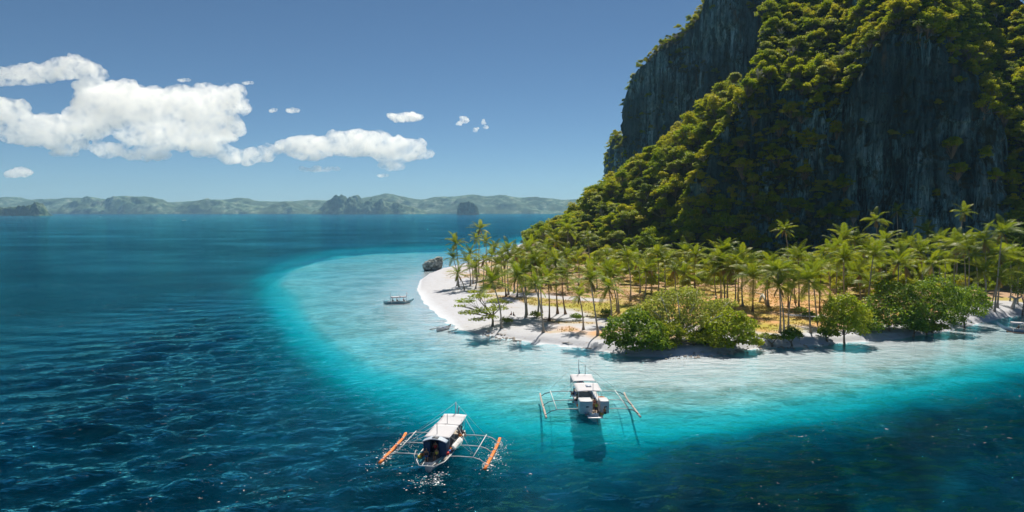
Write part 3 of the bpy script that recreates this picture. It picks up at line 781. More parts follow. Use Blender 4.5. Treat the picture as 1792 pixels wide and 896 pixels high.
# tops and ledges of the cliffs
def plant(P, N, A, B, E, where, n, lo, dens_b, s0, s1, gap):
    nu, nv = P.shape[:2]; out = []
    idx = g.integers(0, nu * nv, n)
    for k in idx:
        i, j = divmod(k, nv)
        if E[i, j] > 0 or A[i, j] < 0.06: continue
        p = P[i, j]; nz = N[i, j, 2]
        if B[i, j] > 0.03: pr = dens_b
        else:
            pr = float(smooth(lo - (0.06 if p[0] < 130 else 0), lo + 0.3, np.array(nz))) * 0.55
            if where == 'front' and 1470 < project(p)[0] < 1760 and project(p)[1] > 90: pr *= 0.12
        if g.random() > pr: continue
        px_, py__ = project(p)
        if px_ < 1050 or px_ > 1850 or py__ < -90: continue
        s = s0 + (s1 - s0) * g.random() ** 1.4
        out.append((*p, s, where, gap * (0.75 + 0.6 * g.random())))
    return out
front = plant(FP, FN, FA, FB, FE, 'front', 42000, 0.38, 0.97, 0.30, 1.15, 2.9)
back = plant(BP, BN, BA, BB, BE, 'back', 9000, 0.28, 0.95, 0.4, 0.8, 4.6)
TREES += spaced(front, None) + spaced(back, None)
# scrub on the steep faces, in patches
def cling(P, N, A, B, E, where, n, thr, seed, gap):
    nu, nv = P.shape[:2]; out = []
    ks = g.integers(0, nu * nv, n); pp = P.reshape(-1, 3)[ks]; W0 = fbm(pp[:, 0] / 20, pp[:, 2] / 26, seed, 3)
    for k, w_ in zip(ks, W0):
        i, j = divmod(k, nv)
        if B[i, j] > 0.05 or A[i, j] < 0.03: continue
        p = P[i, j]
        px_, py__ = project(p)
        if px_ < 1070 or px_ > 1800 or py__ < -20: continue
        w_ = w_ + 0.35 * N[i, j, 2]
        if where == 'front':                      # open rock on the great face and along the foot
            w_ += 0.22 * float(smooth(1480, 1380, np.array(px_))) - 0.9 * float((1470 < px_ < 1760) and 90 < py__)
        if w_ < thr: continue
        out.append((*(p + np.array([0, 0.3, 0])), 0.6 + 0.9 * g.random() ** 2, where, gap))
    return out
SHRUBS = spaced(cling(FP, FN, FA, FB, FE, 'front', 16000, 0.24, 31.0, 2.6), None) + spaced(cling(BP, BN, BA, BB, BE, 'back', 7000, 0.30, 41.0, 2.8), None)
# low wood among the palms
grove = []
for k in range(1500):
    if g.random() < 0.5:
        px_ = g.uniform(900, 1290); Y_ = np.interp(px_, [900, 1000, 1090, 1120, 1250, 1290], [300, 270, 240, 206, 205, 232]) + g.uniform(0, 1) * 70
    else: px_ = g.uniform(1430, 1810); Y_ = np.interp(px_, [1430, 1500, 1600, 1810], [215, 192, 196, 208]) + g.uniform(0, 1) * 70
    grove.append(((px_ - 896) / FPX * Y_, Y_, 0.0, 0.42 + 0.36 * g.random(), 'grove', 4.4 + 2 * g.random()))
zt, sdg = land([a[0] for a in grove], [a[1] for a in grove])
grove = spaced([(a[0], a[1], z_, *a[3:]) for a, z_, s_ in zip(grove, zt, sdg) if s_ > 9], None)
TREES += grove
# thicket at the foot of the cliff behind the palms
thick = []
for k in range(1500):
    px_ = g.uniform(1040, 1800); Y_ = np.interp(px_, [1040, 1165, 1230, 1400, 1600, 1800], [335, 322, 304, 288, 264, 250]) - g.uniform(0, 1) ** 1.5 * 38
    x_ = (px_ - 896) / FPX * Y_
    thick.append((x_, Y_, 0.0, 0.45 + 0.5 * g.random(), 'foot', 4.2))
zt, _ = land([a[0] for a in thick], [a[1] for a in thick])
thick = spaced([(a[0], a[1], z_, *a[3:]) for a, z_ in zip(thick, zt)], None)
TREES += thick
def face_score(t_):
    return -t_[3] / math.hypot(t_[0], t_[1]) * (0.6 if t_[4] == 'back' else 1.0) * (0.4 if t_[4] in ('foot', 'grove') else 1.0) * (1.0 if -20 < project(t_[:3])[1] and project(t_[:3])[0] < 1800 else 0.05)
TREES.sort(key=face_score)
WORDS = {'slope': ('of the forest on the sunlit slope', 'forest on the slope', 'forest tree'), 'front': ('of the green growth on the front cliff', 'trees on the front cliff', 'cliff tree'),
         'back': ('of the rim of the grey back cliff', 'trees on the back cliff rim', 'rim tree'), 'foot': ('of the shaded thicket under the cliff', 'thicket under the cliff', 'thicket tree'), 'grove': ('of the low wood between the palms', 'low wood among the palms', 'bushy tree')}
_U = ['first', 'second', 'third', 'fourth', 'fifth', 'sixth', 'seventh', 'eighth', 'ninth', 'tenth', 'eleventh', 'twelfth', 'thirteenth', 'fourteenth', 'fifteenth', 'sixteenth', 'seventeenth', 'eighteenth', 'nineteenth']
_T = {20: ('twentieth', 'twenty'), 30: ('thirtieth', 'thirty'), 40: ('fortieth', 'forty'), 50: ('fiftieth', 'fifty'), 60: ('sixtieth', 'sixty'), 70: ('seventieth', 'seventy'), 80: ('eightieth', 'eighty'), 90: ('ninetieth', 'ninety')}
def ordinal(k):
    if k < 20: return _U[k - 1]
    d, u = k // 10 * 10, k % 10
    return _T[d][0] if u == 0 else _T[d][1] + '-' + _U[u - 1]
BANDS = ['topmost tier', 'upper tier', 'middle tier', 'lower tier', 'lowest tier']
def banded(items):
    """number the plants of each place from the left within tiers of height, as one would point them out"""
    out = []
    for wh in sorted({t_[4] for t_ in items}):
        sub = [(project(t_[:3]), t_) for t_ in items if t_[4] == wh]
        sub.sort(key=lambda a_: a_[0][1]); nb = min(5, max(1, len(sub) // 12)); per = -(-len(sub) // nb)
        for bi in range(nb):
            row = sorted(sub[bi * per:(bi + 1) * per], key=lambda a_: a_[0][0])
            names = BANDS if nb == 5 else BANDS[:nb - 1] + ['lowest tier'] if nb > 1 else ['line']
            for k, (pp, t_) in enumerate(row): out.append((t_, ordinal(k + 1), names[bi]))
    return out
def size_word(s_, a_, b_): return 'small' if s_ < a_ else 'large' if s_ > b_ else 'mid-sized'
N_IND = 290
for t_, od, bd in banded(TREES[:N_IND]):
    wd = WORDS[t_[4]]
    place_tree(random.choice(TREE_KINDS), (t_[0], t_[1], t_[2] - 0.5 - (2.6 * t_[3] if t_[4] == 'front' else 1.2 * t_[3] if t_[4] == 'grove' else 0)), t_[3], random.uniform(0, 6.28), '%s tree, %s from left, %s %s' % (size_word(t_[3], .7, 1.0), od, bd, wd[0]), wd[1])
SHRUBS.sort(key=lambda s_: -s_[3])
for s_, od, bd in banded(SHRUBS[:160]):
    w1, gp = {'front': ('the dark front cliff face', 'scrub on the front cliff'), 'back': ('the grey back cliff face', 'scrub on the back cliff')}[s_[4]]
    place_tree(random.choice(SHRUB_KINDS), (s_[0], s_[1], s_[2] - 0.6), s_[3], random.uniform(0, 6.28), 'scrubby bush, %s from the left in the %s on %s' % (od, bd, w1), gp, 'cliff_shrub', 'shrub', tilt=(R(28), random.uniform(-.2, .2)))
# bare pale trees standing out of the green
bare = [t_ for t_ in TREES[60:900] if t_[4] in ('front', 'slope')]; random.Random(3).shuffle(bare)
for t_, od, bd in banded([(*t_[:4], 'slope' if t_[4] == 'slope' else 'front') for t_ in bare[:34]]):
    b_ = empty('bare_tree', (t_[0] - 1.5, t_[1] - 2.5, t_[2]), random.uniform(0, 6.28)); k_ = random.uniform(.7, 1.3); b_.scale = (k_, k_, k_ * 1.15)
    tag(b_, 'leafless pale tree, %s from left, %s %s' % (od, bd, 'on the forest slope' if t_[4] == 'slope' else 'on the front cliff'), 'tree', 'bare trees in the woods')
    link('trunk', random.choice(BARE_KINDS), B_DEAD, b_)
# the rest of the woods, too many to count
def scatter(name, pts, kinds, label, tilt=0.0):
    me = bpy.data.meshes.new(name); me.from_pydata([tuple(p[:3]) for p in pts], [], []); me.update()
    attr(me, 'size', [p[3] for p in pts]); attr(me, 'turn', g.uniform(0, 6.28, len(pts)))
    a = me.attributes.new('pick', 'INT', 'POINT'); a.data.foreach_set('value', g.integers(0, len(kinds), len(pts)).astype(np.int32))
    col_ = bpy.data.collections.new(name + '_kinds')
    for i, (cm, tm) in enumerate(kinds):
        col_.objects.link(bpy.data.objects.new('%s_crown_%02d' % (name, i), cm))
    ng = bpy.data.node_groups.new(name + '_scatter', 'GeometryNodeTree')
    ng.interface.new_socket('Geometry', in_out='INPUT', socket_type='NodeSocketGeometry')
    ng.interface.new_socket('Geometry', in_out='OUTPUT', socket_type='NodeSocketGeometry')
    N_ = ng.nodes; L_ = ng.links
    gi = N_.new('NodeGroupInput'); go = N_.new('NodeGroupOutput')
    ip = N_.new('GeometryNodeInstanceOnPoints'); ci = N_.new('GeometryNodeCollectionInfo')
    ci.inputs[0].default_value = col_; ci.inputs['Separate Children'].default_value = True; ci.inputs['Reset Children'].default_value = True
    def na(nm, ty):
        q = N_.new('GeometryNodeInputNamedAttribute'); q.data_type = ty; q.inputs[0].default_value = nm; return q.outputs[0]
    cx = N_.new('ShaderNodeCombineXYZ'); cx.inputs[0].default_value = tilt; L_.new(na('turn', 'FLOAT'), cx.inputs[2])
    L_.new(gi.outputs[0], ip.inputs['Points']); L_.new(ci.outputs[0], ip.inputs['Instance']); ip.inputs['Pick Instance'].default_value = True
    L_.new(na('pick', 'INT'), ip.inputs['Instance Index']); L_.new(cx.outputs[0], ip.inputs['Rotation']); L_.new(na('size', 'FLOAT'), ip.inputs['Scale'])
    L_.new(ip.outputs[0], go.inputs[0])
    o = link(name, me); md = o.modifiers.new('scatter', 'NODES'); md.node_group = ng
    return tag(o, label, 'forest', kind='stuff')
scatter('forest', [(t_[0], t_[1], t_[2] - 0.5 - (2.6 * t_[3] if t_[4] == 'front' else 1.2 * t_[3] if t_[4] == 'grove' else 0), t_[3]) for t_ in TREES[N_IND:]], TREE_KINDS, 'mass of green forest trees covering the slope and cliff tops')
scatter('undergrowth', [(s_[0], s_[1], s_[2] - 0.6, s_[3]) for s_ in SHRUBS[160:]], SHRUB_KINDS, 'patches of dry scrub over the cliff faces')
# ------------------------------------------------------------------ the palms, one by one
ORD = ['first', 'second', 'third', 'fourth', 'fifth', 'sixth', 'seventh', 'eighth', 'ninth', 'tenth', 'eleventh', 'twelfth', 'thirteenth', 'fourteenth', 'fifteenth', 'sixteenth', 'seventeenth', 'eighteenth',
       'nineteenth', 'twentieth', 'twenty-first', 'twenty-second', 'twenty-third', 'twenty-fourth', 'twenty-fifth', 'twenty-sixth', 'twenty-seventh', 'twenty-eighth', 'twenty-ninth', 'thirtieth', 'thirty-first', 'thirty-second', 'thirty-third', 'thirty-fourth']
def palm_row(rows, phrase, group, scale=1.0, n=18, **kw):
    rows = sorted(rows, key=lambda a: a[2])
    for i, a in enumerate(rows):
        o = dict(kw)
        if len(a) > 4: o.update(a[4])
        s_ = o.pop('s', scale); lab = o.pop('label', None) or '%s coconut palm from the left %s' % (ORD[i], phrase)
        palm(*a[:4], lab, group, s_, o.pop('n', n), **o)
# cluster at the sandy point
palm_row([(800, 500, 796, 428), (803, 503, 794, 450), (813, 508, 803, 480, {'label': 'leaning palm on the sand at the outer edge of the point', 'dead': 2}), (823, 500, 816, 461), (838, 484, 837, 399, {'label': 'tallest palm of the point, its head against the far sea'}),
          (835, 490, 831, 420), (851, 488, 850, 424), (867, 486, 866, 432), (846, 505, 848, 457), (832, 505, 834, 472), (886, 519, 884, 460, {'brown': True}), (873, 498, 872, 462), (828, 497, 824, 446), (858, 496, 858, 446), (880, 500, 878, 448)],
         'in the cluster at the sandy point', 'palms at the sandy point', .9, 18)
# the open front row on the dry grass flat
palm_row([(877, 577, 862, 492, {'label': 'pale-trunked palm leaning out over the beach beside the tip tree', 'n': 22}), (920, 556, 907, 486, {'n': 20, 'dead': 1}), (951, 582, 937, 495, {'label': 'slender leaning palm at the front edge of the dry grass, roots on the sand', 'n': 22}),
          (961, 562, 959, 492, {'brown': True}), (922, 552, 914, 478), (976, 549, 973, 456, {'brown': True}), (990, 550, 983, 482, {'brown': True}), (994, 508, 991, 452), (1047, 587, 1031, 489, {'label': 'tall pale palm leaning left at the water end of the grass', 'n': 22}),
          (1021, 577, 1016, 520, {'label': 'shortest thin palm standing alone in the dry grass', 's': 0.62, 'n': 16}), (1083, 548, 1073, 486, {'n': 22}), (1069, 567, 1066, 506, {'n': 20}), (1103, 526, 1099, 452, {'n': 22}), (1080, 545, 1060, 478), (948, 548, 945, 470), (941, 554, 935, 458)],
         'on the dry grass flat', 'palms on the dry grass flat', 0.94, 20)
# along the edge of the forested slope
palm_row([(905, 520, 908, 474), (900, 512, 901, 447), (920, 512, 919, 438), (938, 510, 937, 456), (955, 500, 954, 440), (975, 492, 973, 422), (993, 490, 992, 404), (1033, 492, 1032, 415), (1012, 500, 1010, 450), (890, 516, 890, 440), (1045, 505, 1044, 462), (930, 505, 928, 428), (1062, 500, 1060, 448)],
         'where the grove meets the forest slope', 'palms at the slope edge', 0.92, 16)
# behind the big shore thicket
palm_row([(1152, 512, 1152, 447, {'n': 20}), (1128, 521, 1127, 476), (1181, 521, 1181, 470), (1217, 508, 1217, 445, {'brown': True, 'n': 20}), (1202, 505, 1201, 441), (1165, 515, 1164, 462), (1140, 510, 1139, 464), (1120, 512, 1118, 458), (1194, 522, 1195, 478)],
         'behind the spreading shore thicket', 'palms behind the shore thicket', 1.0, 18)
# central clump before the dark cliff
palm_row([(1285, 534, 1284, 470, {'label': 'big full-headed palm in front of the central clump before the cliff', 's': 1.25, 'n': 22}), (1268, 530, 1260, 462), (1273, 526, 1272, 440), (1317, 545, 1316, 483, {'brown': True, 'n': 18}), (1300, 536, 1302, 466), (1254, 528, 1248, 474), (1341, 532, 1342, 488), (1292, 528, 1294, 452), (1262, 524, 1258, 450)],
         'in the clump standing before the dark cliff', 'central palm clump', 1.15, 19)
# around the orange grass slope
palm_row([(1365, 582, 1359, 476, {'n': 22}), (1372, 583, 1366, 500), (1380, 578, 1389, 490, {'label': 'pale palm leaning right over the orange grass slope', 'n': 22}), (1380, 538, 1381, 470, {'brown': True}), (1398, 542, 1396, 452, {'brown': True}), (1419, 583, 1414, 494, {'n': 22}), (1430, 563, 1424, 474, {'n': 20}), (1435, 548, 1440, 468, {'brown': True}),
          (1378, 476, 1373, 405, {'label': 'lone tall palm rising against the dark cliff above the orange grass', 's': 0.92, 'z': 6}), (1392, 530, 1391, 450), (1345, 536, 1346, 462)],
         'around the orange grass slope', 'palms on the orange grass slope', 0.9, 18)
# great grove on the right
palm_row([(1481, 545, 1476, 454, {'n': 22}), (1515, 560, 1528, 448, {'label': 'tall pale palm leaning right between the round shore trees', 'n': 22}), (1563, 560, 1570, 457, {'n': 20}), (1452, 520, 1452, 440), (1478, 510, 1475, 422), (1500, 510, 1498, 420), (1552, 505, 1551, 420), (1598, 510, 1597, 430), (1633, 540, 1633, 462), (1671, 520, 1671, 434),
          (1692, 535, 1698, 438), (1725, 552, 1725, 422), (1740, 554, 1753, 408), (1745, 540, 1751, 440), (1724, 546, 1721, 472), (1782, 545, 1781, 464), (1733, 549, 1746, 482), (1508, 530, 1506, 480), (1452, 530, 1450, 468), (1540, 525, 1540, 470), (1586, 530, 1584, 466), (1612, 525, 1612, 446), (1655, 530, 1654, 456), (1462, 515, 1463, 432),
          (1522, 540, 1519, 496, {'s': 0.85}), (1710, 535, 1708, 448), (1765, 540, 1768, 448), (1644, 510, 1642, 428), (1576, 512, 1575, 436), (1690, 520, 1686, 430), (1512, 512, 1512, 436), (1532, 512, 1534, 440)],
         'in the great grove right of the orange grass', 'palms of the great grove', 1.12, 17)
palm_row([(1540, 478, 1536, 388), (1571, 475, 1572, 368), (1598, 474, 1600, 381), (1625, 480, 1623, 406), (1673, 500, 1684, 372, {'label': 'tall bent palm standing alone above the right grove'})],
         'whose heads stand tall above the great grove', 'tall palms above the great grove', 0.95, 16, z=5)

# ------------------------------------------------------------------ shore trees and bushes
def shore_tree(px, py_px, blobs_px, n, leaf, mat, seed, label, name='shore_tree', cat='tree', r0=0.22, trunkmat=None, hollow=0.5, group=None, fork=0.35, twigs=4, dead_limbs=0, flat=0.35, z=None):
    """blobs_px: lumps of crown as seen (px, py, radius px, depth offset m, squash)"""
    zg = 1.5
    for _ in range(3):
        b = pz(px, py_px, zg); zg = gz(b.x, b.y)
    b.z = zg
    k = b.y / FPX; bl = []
    for bx, by, rp, dy, sq in blobs_px:
        p = py_(bx, by, b.y + dy) - b
        r_ = 1.3 * rp * (b.y + dy) / FPX
        p.z = max(p.z, r_ * sq * 0.45)
        bl.append((p.x, p.y, p.z, r_, r_, r_ * sq))
    t = empty(name, b); tag(t, label, cat, group)
    link('trunk', limb_mesh(bl, seed, r0, fork=fork, twigs=twigs), trunkmat or B_TREE, t)
    link('crown', crown_mesh('crown', bl, n, leaf, seed, mat, hollow=hollow, flat=flat), None, t)
    r = random.Random(seed + 3)
    for i in range(dead_limbs):
        q = bl[r.randrange(len(bl))]; e = Vector((q[0] + r.uniform(-1, 1) * q[3], q[1] - q[4] * r.uniform(0.6, 1.1), q[2] + q[5] * r.uniform(0.3, 1.15)))
        s = e * 0.45 + Vector((r.uniform(-1, 1), r.uniform(-1, 0), 0)); m = s.lerp(e, 0.5) + Vector((r.uniform(-.6, .6), 0, r.uniform(0, .5)))
        mb = MB(); mb.tube([s, m, e], [0.13, 0.10, 0.03], 5)
        for _ in range(4):
            f = m.lerp(e, r.uniform(0, 0.8)); mb.tube([f, f + Vector((r.uniform(-1, 1), r.uniform(-.6, .4), r.uniform(-.1, .8)))], [0.06, 0.015], 4)
        mb.build('dead_limb', B_DEAD, t)
    return t
shore_tree(862, 571, [(815, 528, 15, 3, .35), (840, 520, 17, 2, .35), (868, 528, 15, 4, .35), (818, 548, 14, 0, .3), (845, 545, 18, -1, .35), (872, 540, 16, 1, .35), (836, 560, 12, -2, .3), (858, 556, 12, -2, .4), (805, 536, 10, 2, .3), (885, 530, 10, 5, .3), (828, 511, 10, 5, .35)],
           2600, 0.24, L_LIME, 11, 'pale layered tree leaning over the sand at the tip of the beach', r0=0.26, hollow=0.2, fork=0.55, flat=0.9)
shore_tree(1108, 606, [(1090, 575, 24, -1, .8), (1125, 590, 26, -2, .75), (1080, 600, 18, -1, .8), (1148, 605, 20, -2, .7), (1112, 560, 20, 1, .8), (1105, 612, 20, -3, .6), (1065, 590, 12, 0, .8), (1140, 575, 18, 0, .7), (1150, 618, 12, -3, .6)],
           8000, 0.27, L_BUSH, 21, 'dark green leafy bush overhanging the water, end of the shore thicket', 'shore_bush', 'bush', hollow=0.6)
shore_tree(1190, 596, [(1150, 540, 26, 3, .7), (1190, 530, 30, 4, .7), (1230, 540, 28, 4, .7), (1170, 565, 30, 1, .7), (1215, 565, 32, 0, .7), (1140, 560, 20, 2, .7), (1255, 555, 24, 3, .7), (1190, 585, 26, -2, .6), (1270, 535, 16, 6, .7), (1165, 520, 18, 6, .7), (1205, 515, 20, 7, .6), (1120, 545, 16, 4, .7)],
           12500, 0.24, L_PALE, 22, 'broad sparse yellow-green tree with pale dead limbs in the shore thicket', r0=0.3, hollow=0.35, dead_limbs=12, fork=0.25, twigs=6)
shore_tree(1272, 602, [(1260, 580, 26, -1, .75), (1290, 585, 26, -1, .7), (1310, 598, 18, -1, .7), (1245, 595, 18, -2, .7), (1280, 562, 22, 1, .75), (1300, 570, 18, 1, .7), (1325, 604, 9, 0, .7), (1265, 605, 16, -3, .6)],
           8000, 0.26, L_LIME, 23, 'bright green dense bush at the orange grass end of the thicket', 'shore_bush', 'bush', hollow=0.6)
shore_tree(1215, 604, [(1200, 592, 15, 0, .7), (1225, 594, 15, 0, .6), (1180, 600, 12, 0, .6)], 1500, 0.22, L_LIME, 24, 'low yellow-green bush on the bank under the sparse tree', 'shore_bush', 'bush')
shore_tree(1386, 596, [(1385, 585, 12, 0, .9), (1378, 592, 9, -1, .8), (1394, 588, 9, 0, .8)], 1500, 0.2, L_BUSH, 25, 'small blue-green shrub on the bank under two slim palms', 'shore_bush', 'bush')
shore_tree(1352, 597, [(1340, 590, 9, 0, .7), (1358, 592, 9, 0, .7)], 800, 0.2, L_LIME, 28, 'low green tuft of bush on the bank below the orange grass', 'shore_bush', 'bush')
shore_tree(1478, 590, [(1478, 545, 26, 0, .9), (1460, 560, 20, 0, .9), (1498, 560, 22, 0, .9), (1475, 572, 24, -2, .8), (1450, 580, 14, 0, .8), (1500, 580, 16, -1, .8), (1480, 530, 16, 1, .8), (1462, 540, 14, 1, .8)],
           6500, 0.26, L_LIME, 31, 'round bright green tree at the right end of the orange grass', hollow=0.6)
shore_tree(1448, 590, [(1442, 583, 10, 0, .8), (1456, 586, 10, 0, .8), (1436, 560, 8, 4, .7)], 1200, 0.22, L_BUSH, 32, 'low bush at the foot of the round bright tree', 'shore_bush', 'bush')
shore_tree(1555, 578, [(1540, 540, 24, 3, .85), (1565, 520, 26, 5, .8), (1590, 545, 26, 2, .85), (1560, 560, 26, 0, .8), (1535, 568, 16, 0, .8), (1585, 570, 18, -1, .8), (1550, 505, 16, 7, .8)], 6500, 0.28, L_BUSH, 33, 'dark spreading shore tree beside the round bright tree', hollow=0.6)
shore_tree(1632, 574, [(1610, 520, 26, 4, .85), (1640, 510, 26, 5, .85), (1655, 540, 26, 2, .85), (1625, 550, 26, 0, .8), (1650, 565, 18, -1, .8), (1612, 565, 18, -1, .8), (1670, 520, 18, 4, .8)], 6500, 0.28, L_BUSH, 34, 'tall dark shore tree in the middle of the right-hand thicket', hollow=0.6)
shore_tree(1688, 566, [(1680, 530, 22, 3, .85), (1700, 520, 20, 5, .85), (1692, 548, 22, 0, .8), (1712, 535, 16, 3, .8), (1672, 560, 14, -1, .8)], 4800, 0.26, L_BUSH, 35, 'dark shore tree next to the palms on the white sand', hollow=0.6)
shore_tree(1622, 584, [(1612, 575, 12, 0, .8), (1632, 576, 12, 0, .7), (1648, 574, 9, 0, .7)], 1700, 0.24, L_LIME, 36, 'low bright bush at the water edge before the dark trees', 'shore_bush', 'bush')
shore_tree(1790, 540, [(1785, 500, 20, 3, .9), (1805, 480, 22, 4, .9), (1770, 480, 12, 4, .8), (1800, 515, 18, 1, .8)], 2600, 0.24, L_DARK, 37, 'thin shaded tree at the right frame edge behind the sand', hollow=0.4, dead_limbs=4)
shore_tree(1165, 606, [(1150, 590, 18, 0, .7), (1175, 580, 18, 2, .7), (1165, 605, 14, -1, .6)], 3000, 0.25, L_LIME, 38, 'leafy bush filling the gap beside the dark overhanging bush', 'shore_bush', 'bush')
shore_tree(1240, 600, [(1235, 588, 18, 0, .7), (1250, 575, 18, 2, .7), (1228, 600, 14, -1, .6)], 3000, 0.25, L_BUSH, 39, 'leafy green bush between the sparse tree and the bright bush', 'shore_bush', 'bush')
shore_tree(1520, 582, [(1512, 565, 18, 2, .8), (1525, 575, 16, 0, .8), (1515, 548, 16, 4, .8)], 2600, 0.26, L_BUSH, 40, 'dark bush closing the gap beside the round bright tree', 'shore_bush', 'bush')
shore_tree(1600, 580, [(1598, 560, 18, 2, .8), (1608, 575, 14, 0, .8)], 2200, 0.26, L_BUSH, 41, 'dark bush between the two dark shore trees', 'shore_bush', 'bush')
for i, (a, b, lb) in enumerate([(936, 556, 'low dry shrub under the palms on the sandy flat'), (1060, 552, 'small green shrub beside the path near the thicket'), (885, 566, 'dark root clump at the foot of the leaning beach palm'), (1008, 560, 'tiny shrub by the path in the open grass'), (1110, 560, 'round shrub behind the dark bush'), (1415, 556, 'small dark shrub beside pale stones on the orange grass'), (1400, 548, 'dark shrub patch under the brown palms')]):
    shore_tree(a, b, [(a, b - 5, 8, 0, .7), (a + 6, b - 4, 6, 0.5, .7)], 500, 0.2, L_BUSH if i % 2 else L_PALE, 60 + i, lb, 'low_shrub', 'shrub', r0=0.06)

# driftwood, fallen trunk and roots
def wood(name, pts, radii, label, cat, mat, parts=()):
    b = Vector(pts[0]); t = empty(name, b); tag(t, label, cat)
    MB().tube([Vector(p) - b for p in pts], radii, 7).build('trunk', mat, t)
    for q, r_ in parts: MB().tube([Vector(p) - b for p in q], r_, 5).build('branch', mat, t)
    return t
def on(px, py_px, up=0.0):
    z_ = 2.0
    for _ in range(3): p = pz(px, py_px, z_); z_ = gz(p.x, p.y)
    p.z = z_ + up; return p
a, b, c = on(1329, 530, .1), on(1334, 527, 1.9), on(1341, 532, .2)
wood('fallen_tree', [a, a.lerp(b, .6) + Vector((0, 0, .5)), b, b.lerp(c, .6) + Vector((0, 0, .2)), c], [.28, .34, .34, .36, .45], 'bleached fallen tree trunk on the far edge of the orange grass', 'driftwood', B_DEAD,
     [([b, b + Vector((-2.2, 0, .6)), b + Vector((-3.4, .3, .5))], [.16, .1, .04]), ([c, c + Vector((.7, -.2, .5))], [.2, .06])])
a, b = on(1772, 536), on(1776, 524)
st = wood('tree_stump', [a, a + Vector((.3, 0, 1.3)), a + Vector((.9, 0, 3.0))], [.55, .42, .5], 'forked bare stump on the shaded sand near the right frame edge', 'stump', B_DEAD,
     [([a + Vector((.8, 0, 2.7)), a + Vector((-.4, 0, 3.4)), a + Vector((-1.3, 0, 3.2))], [.35, .3, .12]), ([a + Vector((.9, 0, 2.8)), a + Vector((2.0, 0, 3.2)), a + Vector((2.6, .1, 3.6))], [.35, .25, .1])])
r = random.Random(9)
for i, (x_, y_, lb) in enumerate([(803, 507, 'driftwood branch beside the leaning palm at the point'), (855, 574, 'tangle of grey driftwood under the pale layered tree'), (912, 590, 'driftwood stick on the white bank left of the slender palm'), (985, 592, 'grey driftwood branch on the white bank'), (1170, 612, 'bleached branch lying at the water edge below the thicket'), (1035, 600, 'driftwood branch in the shade of the tall pale palm')]):
    a = on(x_, y_, .08); d = Vector((r.uniform(-1, 1), r.uniform(-.5, .5), 0)).normalized()
    wood('driftwood', [a, a + d * 1.0 + Vector((0, 0, .15)), a + d * 2.3 + Vector((0, 0, .1))], [.14, .11, .04], lb, 'driftwood', B_DEAD,
         [([a + d * .8, a + d * 1.2 + Vector((-d.y, d.x, .5)) * .8], [.07, .02]), ([a + d * 1.2, a + d * 1.7 + Vector((d.y, -d.x, .35)) * .7], [.06, .02]), ([a, a + Vector((d.y, -d.x, .4)) * .7], [.09, .03])])
# stones
def stone_mesh(seed, squash=0.65, sub=3):
    bm = bmesh.new(); bmesh.ops.create_icosphere(bm, subdivisions=sub, radius=1.0)
    P = np.array([v.co for v in bm.verts]); d = 1 + 0.28 * fbm(P[:, 0] * 1.3, P[:, 1] * 1.3, P[:, 2] * 1.3 + seed, 4)
    for v, k in zip(bm.verts, d): v.co = Vector((v.co.x * k, v.co.y * k, v.co.z * k * squash))
    me = bpy.data.meshes.new('stone'); bm.to_mesh(me); bm.free(); return me
M_STONE = plain('bank_stone', (0.42, 0.38, 0.34), 0.9, 0.35, 2.0, 0.1, 0.6)
SM = [stone_mesh(s) for s in (1.1, 5.2, 9.7, 14.4)]
rs = random.Random(5); STN = []
for i in range(130):
    px_ = rs.choice([rs.uniform(1165, 1330), rs.uniform(1330, 1460), rs.uniform(845, 905)])
    y0 = np.interp(px_, [845, 905, 1165, 1250, 1330, 1460], [584, 592, 620, 616, 604, 594])
    p = on(px_, y0 - rs.uniform(-1, 9)); s = rs.uniform(0.14, 0.42)
    o = link('stone', rs.choice(SM), M_STONE); o.location = p; o.scale = (s, s * rs.uniform(.7, 1.1), s); o.rotation_euler = (0, 0, rs.uniform(0, 6.28))
    STN.append((o, px_, ('bank below the orange grass' if px_ > 1330 else 'foot of the shore thicket' if px_ > 1000 else 'bank under the tip palms')))
for wh in sorted({a_[2] for a_ in STN}):
    for k, (o, _, _) in enumerate(sorted([a_ for a_ in STN if a_[2] == wh], key=lambda a_: a_[1])): tag(o, '%s small pale stone from the left along the %s' % (ordinal(k + 1), wh), 'stone', 'stones along the bank')
for (x_, y_, s, lb) in [(1404, 552, .9, 'flat pale stone on the orange grass, the left of two'), (1416, 551, .8, 'flat pale stone on the orange grass, the right of two'), (1205, 600, 1.2, 'pale boulder on the bank under the thicket')]:
    o = link('boulder', SM[1], M_STONE); o.location = on(x_, y_, .1); o.scale = (s, s * .8, s * .6); tag(o, lb, 'stone')
# the big dark boulder in the shallows
bm = bmesh.new(); bmesh.ops.create_icosphere(bm, subdivisions=5, radius=1.0)
P = np.array([v.co for v in bm.verts])
d = 1 + 0.26 * fbm(P[:, 0] * .9, P[:, 1] * .9, P[:, 2] * .9 + 3, 3) - 0.16 * np.abs(fbm(P[:, 0] * 3, P[:, 1] * 3, P[:, 2] * 5, 4))
for v, k, q in zip(bm.verts, d, P):
    over = 1 + 0.22 * max(-0.2, min(1, q[2] + .2))           # undercut at the waterline
    lean = 0.30 * q[0]
    v.co = Vector((q[0] * k * over, q[1] * k * over * .8, q[2] * k * (0.60 + 0.25 * max(0, q[0])) + lean * .35))
me = bpy.data.meshes.new('boulder'); bm.to_mesh(me); bm.free(); me.polygons.foreach_set('use_smooth', [True] * len(me.polygons))
t = NT('boulder_rock'); c_ = t.coord(); n1 = t.noise(t.coord(scale=(1, 1, 2.4), rot=(0, R(28), 0)), 2.2, 8, 0.72); 
t.surf(t.pbsdf(t.ramp(n1, [(.36, (.05, .06, .055)), (.48, (.22, .25, .23)), (.60, (.50, .54, .52))]), .9, t.bump(n1, 1.0, .5), .1))
